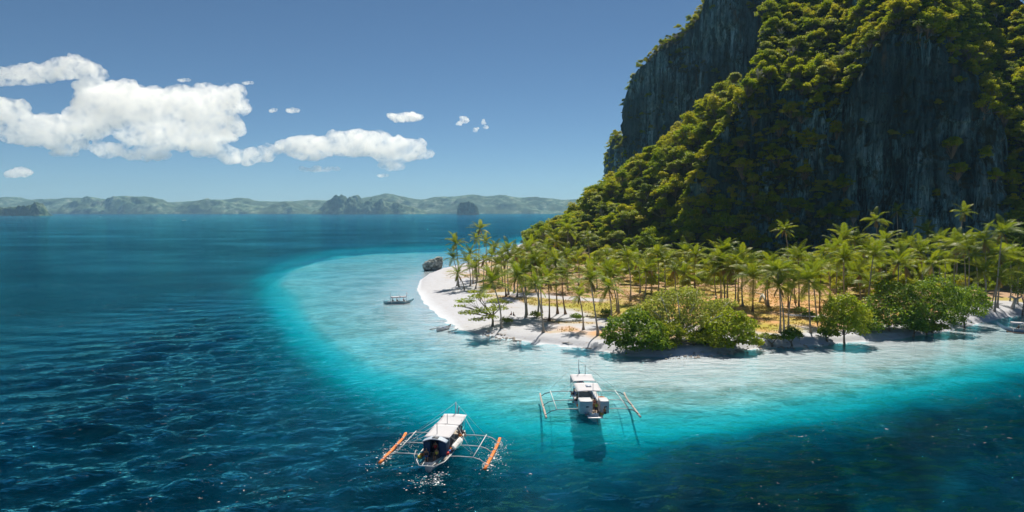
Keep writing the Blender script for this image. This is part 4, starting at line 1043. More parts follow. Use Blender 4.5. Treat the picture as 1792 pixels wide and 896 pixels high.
pb = pz(757, 473); bo = link('boulder', me, t.m); bo.location = (pb.x, pb.y, 2.0); bo.scale = (4.7, 4.7, 6.6)
tag(bo, 'big dark undercut boulder standing in the shallows off the point', 'boulder')
# dry grass, shrubs of grass on the flat
gg = np.random.default_rng(3); n = 60000
xs = gg.uniform(-30, 135, n); ys = gg.uniform(150, 285, n); zs, sd_ = land(xs, ys)
ii = np.clip(np.searchsorted(gx, xs), 0, len(gx) - 1); jj = np.clip(np.searchsorted(gy, ys), 0, len(gy) - 1)
gmask = np.empty(len(GX.ravel()), np.float32); ground.data.attributes['grass'].data.foreach_get('value', gmask); gmask = gmask.reshape(GX.shape)
ok = (gmask[ii, jj] > 0.55) & (sd_ > 4) & (fbm(xs / 4, ys / 4, 6, 3) > -0.15)
xs, ys, zs = xs[ok][:26000], ys[ok][:26000], zs[ok][:26000]; n = len(xs)
V, T = [], []
for k in range(3):
    th = gg.uniform(0, 6.28, n); h = gg.uniform(.18, .42, n); w_ = gg.uniform(.05, .11, n); ln = gg.uniform(-.3, .3, (n, 2))
    ox, oy = gg.normal(0, .12, n), gg.normal(0, .12, n)
    B0 = np.stack([xs + ox - np.cos(th) * w_, ys + oy - np.sin(th) * w_, zs - .03], 1); B1 = np.stack([xs + ox + np.cos(th) * w_, ys + oy + np.sin(th) * w_, zs - .03], 1)
    Tp = np.stack([xs + ox + ln[:, 0] * h * 1.6, ys + oy + ln[:, 1] * h * 1.6, zs + h], 1)
    V.append(np.stack([B0, B1, Tp], 1)); T.append(np.repeat(np.clip(.5 + fbm(xs / 5, ys / 5, 1, 3), 0, 1), 3))
V = np.concatenate(V).reshape(-1, 3)
me = mesh_np('grass', V, np.arange(len(V)).reshape(-1, 3)); attr(me, 'tone', np.concatenate(T))
go = link('grass', me, leaf_material('dry_grass_blades', [(0.55, 0.30, 0.12), (0.55, 0.36, 0.14), (0.45, 0.36, 0.10), (0.30, 0.30, 0.05)], trans=0.3, gloss=0.02, spread=1.0))
tag(go, 'dry orange grass on the flat behind the beach', 'grass', kind='stuff')
# ------------------------------------------------------------------ boats
HG = hgt.reshape(SX.shape)
def sea_z(x_, y_):
    i = np.clip(np.searchsorted(sx, x_) - 1, 0, len(sx) - 2); j = np.clip(np.searchsorted(sy, y_) - 1, 0, len(sy) - 2)
    u = np.clip((x_ - sx[i]) / (sx[i + 1] - sx[i]), 0, 1); v = np.clip((y_ - sy[j]) / (sy[j + 1] - sy[j]), 0, 1)
    return HG[i, j] * (1 - u) * (1 - v) + HG[i + 1, j] * u * (1 - v) + HG[i, j + 1] * (1 - u) * v + HG[i + 1, j + 1] * u * v
W = plain('white_boat_paint', (0.54, 0.55, 0.59), 0.4, 0.06, 1.5, 0.4, 0.25)
WP = plain('white_pole_paint', (0.66, 0.67, 0.69), 0.45, 0.05, 2.0, 0.4, 0.15)
CANVAS = plain('white_canvas', (0.53, 0.53, 0.58), 0.85, 0.05, 0.7, 0.1, 0.08)
TEAL = plain('teal_boat_paint', (0.10, 0.42, 0.46), 0.4, 0.12, 2, 0.4, 0.3)
BLUE = plain('blue_boat_paint', (0.05, 0.18, 0.42), 0.4, 0.12, 2, 0.4, 0.3)
NAVY = plain('navy_panel', (0.02, 0.055, 0.13), 0.5, 0.2, 2, 0.3)
ROOFB = plain('grey_blue_roof_paint', (0.40, 0.47, 0.58), 0.5, 0.08, 1.5, 0.3, 0.3)
DECK = plain('weathered_deck', (0.34, 0.30, 0.26), 0.8, 0.25, 3, 0.2, 0.4)
ORANGE = plain('orange_bamboo', (0.72, 0.20, 0.03), 0.5, 0.25, 2.0, 0.3, 0.5)
BROWN = plain('brown_bamboo', (0.34, 0.19, 0.10), 0.6, 0.3, 2.0, 0.2, 0.3)
DARKP = plain('dark_pole_paint', (0.07, 0.10, 0.16), 0.5, 0.1, 2)
GREY = plain('dark_grey_hatch', (0.10, 0.10, 0.11), 0.5, 0.2, 4)
ROPE = plain('pale_rope', (0.55, 0.56, 0.58), 0.8, 0.1, 5)
RED = plain('red_cloth', (0.50, 0.04, 0.04), 0.8, 0.15, 5)
ORCL = plain('orange_vest_cloth', (0.75, 0.22, 0.04), 0.8, 0.15, 5)
YEL = plain('yellow_cloth', (0.70, 0.55, 0.08), 0.8, 0.15, 5)
BLCL = plain('blue_cloth', (0.06, 0.14, 0.35), 0.8, 0.15, 5)
BKCL = plain('dark_cloth', (0.03, 0.03, 0.04), 0.8, 0.2, 5)
WHCL = plain('white_cloth', (0.72, 0.72, 0.72), 0.8, 0.05, 5)
SKIN = plain('tanned_skin', (0.36, 0.19, 0.11), 0.55, 0.08, 6)
HAIR = plain('black_hair', (0.02, 0.016, 0.014), 0.6, 0.2, 12)

def hull_mesh(L, beam, free, draft, bow_up, stern_up, transom=0.35, n=28):
    V, F = [], []; m = 9
    for i in range(n + 1):
        t_ = -1 + 2 * i / n; y_ = t_ * L / 2
        if t_ > 0: b = beam / 2 * (1 - t_ ** 2.4) + 0.05
        else: b = beam / 2 * (1 - (1 - transom) * (-t_) ** 3.0)
        gz_ = free + (bow_up * t_ ** 3 if t_ > 0 else stern_up * (-t_) ** 3)
        kz = -draft + (draft + free * 0.75 + bow_up * 0.75) * max(0, t_) ** 4.5 + (draft * 0.7) * max(0, -t_) ** 3
        prof = [(-1, 1), (-.97, .7), (-.85, .38), (-.5, .1), (0, 0), (.5, .1), (.85, .38), (.97, .7), (1, 1)]
        for px_, pz_ in prof: V.append((b * px_, y_, kz + (gz_ - kz) * pz_))
    for i in range(n):
        for k in range(m - 1):
            a = i * m + k; F.append((a, a + m, a + m + 1, a + 1))
    F.append(tuple(range(m)))
    me = bpy.data.meshes.new('hull'); me.from_pydata(V, [], F); me.update(); me.polygons.foreach_set('use_smooth', [True] * len(me.polygons)); return me
def sheet(x0, x1, y0, y1, z, sag, arch, nx=9, ny=9, thick=0.03):
    """slightly sagging cloth or curved roof with thickness"""
    V, F = [], []
    for s in (0, 1):
        for i in range(nx):
            for j in range(ny):
                u, v = i / (nx - 1), j / (ny - 1)
                V.append((x0 + (x1 - x0) * u, y0 + (y1 - y0) * v, z + arch * (1 - (2 * u - 1) ** 2) - sag * 4 * v * (1 - v) - s * thick))
    o = nx * ny
    for i in range(nx - 1):
        for j in range(ny - 1):
            a = i * ny + j; F.append((a, a + ny, a + ny + 1, a + 1)); F.append((o + a, o + a + 1, o + a + ny + 1, o + a + ny))
    for i in range(nx - 1):
        F.append((i * ny, o + i * ny, o + (i + 1) * ny, (i + 1) * ny)); k = ny - 1
        F.append((i * ny + k, (i + 1) * ny + k, o + (i + 1) * ny + k, o + i * ny + k))
    for j in range(ny - 1):
        F.append((j, j + 1, o + j + 1, o + j)); k = (nx - 1) * ny
        F.append((k + j, o + k + j, o + k + j + 1, k + j + 1))
    return V, F

def person(loc, rz, label, pose='stand', shirt=None, legs=None, name='person', hat=None, s=1.0):
    t = empty(name, loc, rz); t.scale = (s, s, s)
    tag(t, label, 'person')
    if pose == 'sit':
        J = dict(pel=(0, 0, .50), wst=(0, -.02, .68), chs=(0, .0, .92), nk=(0, .02, 1.06), hd=(0, .04, 1.16), top=(0, .05, 1.27), lk=(-.12, .42, .52), rk=(.12, .42, .52), la=(-.12, .44, .10), ra=(.12, .44, .10), lt=(-.12, .60, .05), rt=(.12, .60, .05),
                 le=(-.27, .08, .76), re=(.27, .08, .76), lh=(-.18, .34, .64), rh=(.18, .34, .64), ls=(-.18, 0, .98), rs=(.18, 0, .98), lhp=(-.10, .04, .48), rhp=(.10, .04, .48))
    else:
        lean = 0.25 if pose == 'bend' else 0.0
        J = dict(pel=(0, 0, .92), wst=(0, lean * .3, 1.10), chs=(0, lean, 1.36), nk=(0, lean * 1.3, 1.49), hd=(0, lean * 1.6, 1.59), top=(0, lean * 1.7, 1.72), lk=(-.11, .04, .49), rk=(.12, -.03, .49), la=(-.12, 0, .09), ra=(.13, -.06, .09), lt=(-.13, .16, .04), rt=(.15, .10, .04),
                 le=(-.29, lean + .02, 1.14), re=(.29, lean + .06, 1.14), lh=(-.28, lean + .2, .94), rh=(.22, lean + .28, 1.02), ls=(-.19, lean, 1.42), rs=(.19, lean, 1.42), lhp=(-.10, 0, .88), rhp=(.10, 0, .88))
    rad = dict(pel=.13, wst=.12, chs=.145, nk=.055, hd=.098, top=.075, lk=.062, rk=.062, la=.042, ra=.042, lt=.035, rt=.035, le=.042, re=.042, lh=.034, rh=.034, ls=.07, rs=.07, lhp=.095, rhp=.095)
    E = [('pel', 'wst'), ('wst', 'chs'), ('chs', 'nk'), ('nk', 'hd'), ('hd', 'top'), ('chs', 'ls'), ('ls', 'le'), ('le', 'lh'), ('chs', 'rs'), ('rs', 're'), ('re', 'rh'), ('pel', 'lhp'), ('lhp', 'lk'), ('lk', 'la'), ('la', 'lt'), ('pel', 'rhp'), ('rhp', 'rk'), ('rk', 'ra'), ('ra', 'rt')]
    def skin(nm, joints, edges, grow, mat, root):
        ks = list(joints); me = bpy.data.meshes.new(nm)
        me.from_pydata([J[k] for k in ks], [(ks.index(a), ks.index(b)) for a, b in edges], [])
        o = link(nm, me, mat, t)
        md = o.modifiers.new('skin', 'SKIN'); md.use_smooth_shade = True
        for k, d in zip(ks, me.skin_vertices[0].data):
            d.radius = (rad[k] + grow,) * 2; d.use_root = (k == root)
        sb = o.modifiers.new('sub', 'SUBSURF'); sb.levels = 1; sb.render_levels = 1
        return o
    skin('body', list(J), E, 0.0, SKIN, 'pel')
    if shirt: skin('shirt', ['wst', 'chs', 'ls', 'rs', 'pel'], [('pel', 'wst'), ('wst', 'chs'), ('chs', 'ls'), ('chs', 'rs')], 0.022, shirt, 'wst')
    skin('shorts', ['pel', 'lhp', 'rhp', 'lk', 'rk'], [('pel', 'lhp'), ('pel', 'rhp'), ('lhp', 'lk'), ('rhp', 'rk')], 0.018, legs or BKCL, 'pel')
    bm = bmesh.new(); top = Vector(J['top']); hd = Vector(J['hd'])
    bmesh.ops.create_uvsphere(bm, u_segments=10, v_segments=7, radius=0.112, matrix=Matrix.Translation(hd.lerp(top, .55) + Vector((0, -.02, 0))))
    bmesh.ops.delete(bm, geom=[v for v in bm.verts if v.co.z < hd.z + 0.0 and v.co.y > hd.y - .02], context='VERTS')
    me = bpy.data.meshes.new('hair'); bm.to_mesh(me); bm.free(); link('hair', me, HAIR, t)
    if hat:
        MB().tube([top + Vector((0, -.02, -.03)), top + Vector((0, -.02, -.01)), top + Vector((0, -.02, .05)), top + Vector((0, -.02, .07))], [.2, .2, .11, .09], 10).build('hat', hat, t)
    return t

def at_boat(root, p):
    v = Vector(p) * root.scale[0]; v.rotate(root.rotation_euler); return root.location + v
def boat_root(px, py_px, rz, name, label, cat='boat', group=None, z=0.0):
    p = pz(px, py_px, z); t = empty(name, p, rz)
    tag(t, label, cat, group); return t
def outrigger(t, side, ys, x_in, x_mid, x_out, z_in, z_mid, y0, y1, pole, float_mat, end_mat=None, r=0.055, fr=0.14, skew=0.0):
    """booms, the long stringer and the float on one side"""
    for y_ in ys:
        MB().tube([(side * x_in, y_, z_in), (side * (x_in + x_mid) / 2, y_ + skew * .5, (z_in + z_mid) / 2 + .06), (side * x_mid, y_ + skew, z_mid)], r, 6).build('boom', pole, t)
        MB().tube([(side * x_mid, y_ + skew, z_mid), (side * (x_mid * .5 + x_out * .5), y_ + skew, z_mid * .66 + .14), (side * x_out, y_ + skew, .24)], r * .9, 6).build('boom_arm', end_mat or pole, t)
    MB().tube([(side * x_mid, min(ys) + skew - .3, z_mid + r * 1.5), (side * x_mid, max(ys) + skew + .3, z_mid + r * 1.5)], r * .85, 6).build('stringer', pole, t)
    ff = MB(); n = 8
    for dx in (-.5, .5):
        ff.tube([(side * x_out + dx * fr * 1.3, y0 + (y1 - y0) * k / n, 0.20 + (0.35 * max(0, (k / n - .8) / .2) ** 2)) for k in range(n + 1)], [fr * (0.75 + .25 * math.sin(math.pi * min(1, k / n + .15))) for k in range(n + 1)], 7)
    f = ff.build('float', float_mat, t)
    for k in range(4):
        y_ = y0 + (y1 - y0) * (k + .5) / 4
        MB().tube([(side * x_out, y_ - .06, .22), (side * x_out, y_ + .06, .22)], fr * 1.5, 8).build('lashing', WP, f)
def rope(t, pts, r=0.018): return MB().tube(pts, r, 4).build('rope', ROPE, t)
def cyl(c, r, h, sides=16): return tube([Vector(c), Vector(c) + Vector((0, 0, h))], [r, r], sides)

# ---- boat under way in the foreground
B1 = boat_root(779, 786, R(-9), 'outrigger_boat', 'white outrigger boat under way with orange floats and a navy stern cabin', group='large outrigger boats'); B1.scale = (.9, .9, .9)
h = link('hull', hull_mesh(16.0, 2.5, 0.95, 0.35, 1.3, 0.25), W, B1)
for s in (-1, 1):
    MB().tube([(s * 1.26 * (1 - abs(k / 8 - .45) ** 3 * .8), -7.6 + 14 * k / 8, 1.0 + .12 * (k / 8) ** 3) for k in range(9)], .06, 6).build('rub_rail', TEAL, h)
MB().add(*sheet(-1.15, 1.15, -7.4, 5.6, .70, 0, .03, 5, 12, .06)).build('deck', DECK, B1)
for s in (-1, 1):
    MB().tube([(s * .95, -8.6, .95), (s * 1.75, -7.0, 1.0), (s * 2.0, -4.5, 1.05), (s * 2.0, 1.0, 1.1), (s * 1.7, 4.2, 1.2)], .065, 6).build('side_rail', WP, B1)
    MB().add(*sheet(s * 1.2 if s > 0 else -1.95, 1.95 if s > 0 else -1.2, -6.5, 3.8, 1.0, 0, 0, 3, 10, .05)).build('side_deck', DECK, B1)
MB().tube([(-.95, -8.6, .95), (.95, -8.6, .95)], .065, 6).build('stern_rail', WP, B1)
for a in (-.6, 0, .6): MB().tube([(a, -8.6, .95), (a * 1.2, -7.3, .9)], .045, 5).build('stern_rail', WP, B1)
MB().tube([(-1.5, -8.0, 1.0), (-1.7, -8.1, 2.0), (-1.9, -6.6, 2.1), (-1.8, -6.4, 1.0)], .04, 5).build('stern_rail', WP, B1)
MB().add(*sheet(-1.62, 1.62, -4.2, .85, 2.95, .06, .10, 9, 9)).build('canopy', CANVAS, B1)
MB().add(*sheet(-1.62, 1.62, .95, 5.7, 2.95, .16, .06, 9, 9)).build('canopy', CANVAS, B1)
MB().tube([(-1.5, .9, 2.94), (0, .9, 3.1), (1.5, .9, 2.94)], .035, 5).build('canopy_bar', DARKP, B1)
rf = MB().add(*sheet(-1.55, 1.55, -5.4, -4.15, 2.72, 0, .42, 13, 5, .07)).build('stern_roof', ROOFB, B1)
MB().box((.05, -4.75, 3.17), (.75, .7, .05)).build('hatch', GREY, rf)
for k in range(3):
    MB().box((-.2 + .25 * k, -4.75, 3.205), (.03, .66, .02)).build('hatch_bar', ROOFB, rf)
for s in (-1, 1):
    MB().box((s * .98, -5.15, 1.75), (.86, .06, 1.95)).build('cabin_panel', NAVY, B1, bevel=.015)
    MB().box((s * 1.42, -4.25, 1.75), (.06, 1.7, 1.9)).build('cabin_panel', NAVY, B1, bevel=.015)
MB().box((0, -3.4, 1.7), (2.7, .06, 1.8)).build('cabin_panel', NAVY, B1)
for y_ in (-3.2, -.9, 1.4, 3.4, 4.95):
    for s in (-1, 1): MB().tube([(s * 1.42, y_, .8), (s * 1.42, y_, 2.96)], .035, 5).build('post', WP, B1)
MB().tube([(-.25, -3.0, 3.0), (-.25, -3.0, 4.4)], .04, 6).build('pole', DARKP, B1)
MB().tube([(-.05, 1.4, 3.0), (-.05, 1.4, 4.3)], .035, 6).build('pole', DARKP, B1)
mast = MB().tube([(0, 6.0, 1.0), (0, 6.0, 4.6)], [.09, .07], 8).build('mast', WP, B1)
MB().add([(-.05, 6.4, 1.0), (.05, 6.4, 1.0), (.05, 8.3, 3.3), (-.05, 8.3, 3.3), (-.05, 7.6, 3.4), (.05, 7.6, 3.4), (-.05, 6.6, 2.0), (.05, 6.6, 2.0)], [(0, 3, 4, 6), (1, 7, 5, 2), (0, 1, 2, 3), (3, 2, 5, 4), (4, 5, 7, 6), (6, 7, 1, 0)]).build('prow_fin', ROOFB, B1, False)
for s in (-1, 1):
    outrigger(B1, s, (-5.2, -1.2, 2.9), 1.5, 4.9, 6.6, 1.0, 1.05, -6.6, 3.9, WP, ORANGE, r=.062, fr=.135)
    rope(B1, [(0, 6, 4.5), (s * 4.9, 2.9, 1.1)]); rope(B1, [(s * 1.4, .9, 2.95), (s * 4.9, -5.2, 1.5)]); rope(B1, [(s * 1.4, -3.2, 2.9), (s * 4.9, -5.2, 1.5)]); rope(B1, [(s * 1.45, 5, 2.95), (s * 4.9, -1.2, 1.5)])
ky = empty('kayak', at_boat(B1, (1.98, -1.9, 1.45)), R(-9)); tag(ky, 'white kayak with teal edge tied on the side of the foreground boat', 'kayak')
me = hull_mesh(4.0, .85, .16, .14, .12, .12, .1, 16); o = link('hull', me, W, ky); o.rotation_euler = (0, R(52), R(-3))
o = MB().add(*sheet(-.30, .30, -1.6, 1.6, .17, 0, .04, 5, 9, .03)).build('deck', WHCL, ky); o.rotation_euler = (0, R(52), R(-3))
o = MB().tube([(.40 * math.sin(math.pi * k / 10), -1.95 + 3.9 * k / 10, .16) for k in range(11)], .035, 5).build('rub_strip', TEAL, ky); o.rotation_euler = (0, R(52), R(-3))
dz = .72
for i, (p, rz, lb, pose, sh, lg, kw) in enumerate([
    ((0, -4.7, dz), R(180), 'person in red in the cabin doorway of the foreground boat', 'stand', RED, BKCL, {}),
    ((.45, -5.7, dz), R(160), 'crew member in yellow seated at the stern of the foreground boat', 'sit', YEL, BKCL, {}),
    ((-.75, -6.2, dz), R(200), 'crew member in dark clothes crouched at the stern rail of the foreground boat', 'sit', BKCL, BLCL, {}),
    ((1.65, 1.0, 1.02), R(-70), 'bare-shouldered passenger seated at the side under the canopy of the foreground boat', 'sit', None, ORCL, {}),
    ((1.68, 2.2, 1.02), R(-80), 'passenger in blue seated forward on the side of the foreground boat', 'sit', BLCL, BKCL, {}),
    ((-1.65, 4.6, 1.0), R(30), 'crew member in dark clothes standing by the bow of the foreground boat', 'stand', BKCL, BKCL, {}),
    ((.7, 6.2, .95), R(0), 'lookout in blue at the prow of the foreground boat', 'stand', BLCL, BKCL, {}),
    ((.9, -2.6, dz), R(-40), 'passenger in green shade under the rear canopy edge of the foreground boat', 'sit', TEAL, BKCL, {})]):
    person(at_boat(B1, p), R(-9) + rz, lb, pose, sh, lg, **kw)
rr = random.Random(2)
for i in range(6):
    c = [ORCL, YEL, RED, BLCL, ORCL, TEAL][i]
    x_, y_ = [(-1.5, -5.6), (-1.55, -6.3), (1.5, -4.6), (1.6, -3.9), (1.62, -3.2), (-1.62, -4.9)][i]
    o = MB().box((0, 0, .17), (.4, .5, .28)).build('bag', c, None, bevel=.09); o.location = at_boat(B1, (x_, y_, 1.0)); o.rotation_euler = (0, 0, rr.uniform(0, 3))
    tag(o, ['orange vest bundle on the port stern deck of the foreground boat', 'yellow bag at the port stern corner of the foreground boat', 'red bag beside the cabin of the foreground boat', 'blue bag behind the kayak of the foreground boat', 'orange vest beside the kayak of the foreground boat', 'teal bag beside the port cabin panel of the foreground boat'][i], 'bag')

# ---- boat lying over the turquoise
B2 = boat_root(1026, 708, R(2), 'outrigger_boat', 'white outrigger boat floating over turquoise shallows with two stern boxes', group='large outrigger boats')
h = link('hull', hull_mesh(16.5, 2.6, 0.95, 0.35, 1.3, 0.2), W, B2)
for s in (-1, 1):
    MB().tube([(s * 1.3 * (1 - abs(k / 8 - .45) ** 3 * .8), -7.8 + 14 * k / 8, 1.0 + .12 * (k / 8) ** 3) for k in range(9)], .06, 6).build('rub_rail', BLUE, h)
    MB().add(*sheet(1.25 if s > 0 else -1.95, 1.95 if s > 0 else -1.25, -7.2, 3.5, 1.0, 0, 0, 3, 10, .05)).build('side_deck', W, B2)
MB().add(*sheet(-1.2, 1.2, -7.6, 5.8, .70, 0, .03, 5, 12, .06)).build('deck', DECK, B2)
MB().add(*sheet(-1.75, 1.75, -3.6, .9, 2.9, .05, .10, 9, 9)).build('canopy', CANVAS, B2)
MB().add(*sheet(-1.65, 1.65, 2.0, 6.2, 2.95, .10, .06, 9, 9)).build('canopy', CANVAS, B2)
cv = MB().box((.15, -.9, 3.02), (.75, 1.1, .05)).build('hatch', ROOFB, B2)
for y_ in (-3.5, -1.2, .8, 2.1, 4.2, 6.1):
    for s in (-1, 1): MB().tube([(s * 1.6, y_, .8), (s * 1.6, y_, 2.93)], .035, 5).build('post', WP, B2)
for (cx_, wd, lb) in ((-1.05, 1.75, None), (1.45, 1.25, None)):
    MB().box((cx_, -6.2, 1.65), (wd, 2.0, 1.75)).build('stern_box', W, B2, bevel=.12)
    MB().box((cx_ + .15, -7.215, 1.75), (.38, .03, .16)).build('vent', GREY, B2)
MB().tube([(1.45 + .42 * math.cos(a * math.pi / 8), -4.55 + .42 * math.sin(a * math.pi / 8), 2.25) for a in range(17)], .10, 7).build('lifebuoy', ORCL, B2)
MB().tube([(0.25, -4.6, .7), (0.25, -4.6, 4.6)], [.05, .035], 6).build('pole', WP, B2)
MB().tube([(-.25, 6.6, 1.0), (-.25, 6.6, 5.2)], [.08, .05], 7).build('mast', WP, B2)
MB().tube([(.7, 6.2, 2.9), (.7, 6.2, 4.4)], .04, 6).build('pole', DARKP, B2)
MB().add([(-.05, 6.5, 1.0), (.05, 6.5, 1.0), (.05, 8.5, 3.2), (-.05, 8.5, 3.2), (-.05, 7.8, 3.3), (.05, 7.8, 3.3), (-.05, 6.7, 2.0), (.05, 6.7, 2.0)], [(0, 3, 4, 6), (1, 7, 5, 2), (0, 1, 2, 3), (3, 2, 5, 4), (4, 5, 7, 6), (6, 7, 1, 0)]).build('prow_fin', BLUE, B2, False)
MB().box((-1.0, 7.0, 2.1), (.9, .08, 1.3)).build('prow_board', W, B2, bevel=.03)
MB().add(*sheet(-1.0, 1.0, -8.9, -7.3, .72, 0, .02, 5, 5, .05)).build('stern_platform', W, B2)
MB().tube([(.2, -8.3, .6), (.25, -9.3, -.15)], .05, 5).build('propeller_shaft', GREY, B2)
for s in (-1, 1):
    outrigger(B2, s, (-5.6, -1.2, 3.6), 1.6, 4.9, 6.4, 1.0, .95, -6.9, 4.4, WP, plain('grey_bamboo', (0.42, 0.36, 0.33), .6, .25, 2, .2, .4), end_mat=DARKP, r=.062, fr=.09)
    rope(B2, [(-.25, 6.6, 5.1), (s * 4.9, 3.6, 1.4)]); rope(B2, [(s * 1.6, 2.0, 2.95), (s * 4.9, -1.2, 1.4)]); rope(B2, [(s * 1.6, .8, 2.9), (s * 4.9, -5.6, 1.4)])
for i, (p, rz, lb, pose, sh, lg) in enumerate([
    ((.35, -7.0, dz), R(170), 'person in yellow standing between the stern boxes of the turquoise-water boat', 'stand', YEL, BKCL),
    ((.3, -5.6, dz), R(185), 'person in brown behind the yellow one between the stern boxes', 'sit', BROWN, BKCL),
    ((.55, -3.9, dz), R(180), 'person in red just under the rear canopy of the turquoise-water boat', 'sit', RED, BLCL),
    ((-.6, -3.9, dz), R(170), 'person in orange vest under the rear canopy of the turquoise-water boat', 'sit', ORCL, BKCL),
    ((-1.75, -2.9, 1.02), R(80), 'person in dark clothes seated on the port deck of the turquoise-water boat', 'sit', BKCL, BKCL),
    ((-1.75, .4, 1.02), R(90), 'person in blue seated amidships on the port deck of the turquoise-water boat', 'sit', BLCL, BKCL),
    ((-.9, -4.3, dz), R(150), 'person in white behind the port stern box', 'sit', WHCL, BKCL),
    ((1.3, -8.2, .75), R(120), 'crew member in orange crouched on the stern platform', 'sit', ORCL, BKCL)]):
    person(at_boat(B2, p), R(2) + rz, lb, pose, sh, lg)
for i, (x_, y_, c, lb) in enumerate([(.1, -7.9, BLUE, 'blue tub on the stern platform of the turquoise-water boat'), (1.0, -7.7, YEL, 'yellow bag beside the starboard stern box'), (-1.75, -4.4, ORCL, 'orange vest bundle on the port deck of the turquoise-water boat'), (.75, -4.7, WHCL, 'white bundle by the lifebuoy')]):
    o = MB().box((0, 0, .17), (.5, .45, .3)).build('bag', c, None, bevel=.09); o.location = at_boat(B2, (x_, y_, .76 if abs(x_) < 1.2 else 1.02)); tag(o, lb, 'bag')

# ---- small boats in the shallows
def small_boat(px, py_px, rz, L, beam, hullmat, label, span, canopy=True, seats=0, floatmat=None, flag=False, z=0.0, canopy_mat=None, up=.9, booms=2):
    t = boat_root(px, py_px, rz, 'outrigger_boat', label, z=z)
    h_ = link('hull', hull_mesh(L, beam, .55, .22, up, .35, .15, 20), hullmat, t)
    for s in (-1, 1): MB().tube([(s * beam * .51 * (1 - abs(k / 8 - .5) ** 3 * 5), -L * .44 + L * .86 * k / 8, .58) for k in range(9)], .04, 5).build('rub_rail', W, h_)
    MB().add(*sheet(-beam * .42, beam * .42, -L * .4, L * .34, .38, 0, .01, 3, 7, .04)).build('deck', DECK, t)
    if canopy:
        MB().add(*sheet(-beam * .62, beam * .62, -L * .26, L * .02, 2.1, .03, .05, 5, 5, .28)).build('canopy', canopy_mat or CANVAS, t)
        MB().add(*sheet(-beam * .62, beam * .62, L * .03, L * .24, 2.2, .05, .05, 5, 5, .28)).build('canopy', canopy_mat or CANVAS, t)
        for y_ in (-L * .25, 0.02 * L, L * .23):
            for s in (-1, 1): MB().tube([(s * beam * .5, y_, .4), (s * beam * .5, y_, 2.12)], .03, 5).build('post', WP, t)
        for y_ in (-L * .27, 0.02 * L, L * .26): MB().tube([(0, y_, .4), (0, y_, 3.7)], .035, 5).build('pole', DARKP, t)
    if flag:
        MB().add(*sheet(0.02, .75, L * .26, L * .265, 3.35, 0, 0, 5, 2, .5)).build('flag', plain('pink_flag', (.75, .25, .25), .8), t)
    for k in range(seats):
        MB().box((0, -L * .16 + k * L * .24, .50), (beam * .75, L * .15, .10)).build('seat', BLCL, t, bevel=.02)
    x_ = span / 2
    ys = [-L * .24, L * .22] if booms == 2 else [-L * .25, 0, L * .22]
    for s in (-1, 1):
        for y_ in ys: MB().tube([(0, y_, .62), (s * x_ * .6, y_, .8), (s * x_, y_, .12)], .04, 5).build('boom', WP, t)
        MB().tube([(s * x_, -L * .36 + L * .72 * k / 6, .08 + (.3 if k == 6 else .05 if k == 5 else 0)) for k in range(7)], .075, 6).build('float', floatmat or WP, t)
    return t
B3 = small_boat(698, 531, R(-78), 9.2, 1.5, plain('pale_teal_boat_paint', (0.26, 0.48, 0.54), .4, .1, 2, .4, .2), 'small teal outrigger boat with white awnings and a flag in the pale shallows', 5.4, flag=True)
for i, (p, lb, sh) in enumerate([((0, -1.9, .40), 'dark-clad passenger at the back of the small teal boat', BKCL), ((.1, -.6, .40), 'passenger in the middle of the small teal boat', ORCL), ((0, 1.4, .40), 'passenger in red forward in the small teal boat', RED)]):
    person(at_boat(B3, p), R(-78), lb, 'sit', sh, BKCL)
small_boat(777, 577, R(-32), 5.6, .8, W, 'tiny white outrigger canoe with two dark seats just off the beach', 5.4, canopy=False, seats=2, floatmat=GREY, up=.5)
B5 = small_boat(1792, 581, R(62), 10.5, 1.4, plain('pale_blue_boat_paint', (0.30, 0.44, 0.58), .4, .1, 2, .4, .2), 'blue and white outrigger boat with raised bow cut by the right frame edge', 5.6, canopy=True, floatmat=BROWN, up=1.5)
person(at_boat(B5, (0, 1.0, .40)), R(62), 'person in brown standing in the boat at the right frame edge', 'sit', BROWN, BKCL)
for i, (px_, py_px, lb) in enumerate([(322, 386, 'tiny white boat with a wake far out on the left water'), (176, 380, 'tiny white boat speck before the far green hills'), (716, 375, 'tiny white boat speck below the two-humped headland')]):
    small_boat(px_, py_px, R([80, 60, -85][i]), 16, 2.4, W, lb, 9, canopy=True, booms=2)
person(on(895, 554), R(100), 'person in red sitting on the ground near the palms of the flat', 'sit', RED, BKCL)
person(on(898.5, 555), R(-60), 'person in dark clothes sitting beside the one in red', 'sit', BKCL, BKCL)

# ---- foam thrown up by the moving boat and broken water
gf = np.random.default_rng(8); pts = []
def spray(p0, p1, n, wdt, smin, smax):
    for k in range(n):
        u = gf.random(); q = np.array(p0) * (1 - u) + np.array(p1) * u
        q = q + gf.normal(0, wdt, 2); pts.append((q[0], q[1], gf.uniform(smin, smax) * gf.random() ** .8))
def lb1(x_, y_): v = at_boat(B1, (x_, y_, 0)); return (v.x, v.y)
for s in (-1, 1):
    spray(lb1(s * 6.6, -6.6), lb1(s * 6.6, 3.6), 260, .30, .03, .20)
    spray(lb1(s * 7.1, -7.5), lb1(s * 7.0, 4.5), 240, .85, .02, .13)
    spray(lb1(s * 5.0, -2), lb1(s * 4.5, 5.5), 110, .8, .02, .10)
spray(lb1(1.4, -8), lb1(1.9, -11.5), 120, .45, .03, .2); spray(lb1(0, -8.5), lb1(.6, -13), 120, .8, .02, .14)
spray(lb1(1.3, 2), lb1(1.5, -7), 60, .3, .02, .12); spray(lb1(-1.4, 6), lb1(-2.6, -8), 90, .5, .02, .12)
V, F = [], []
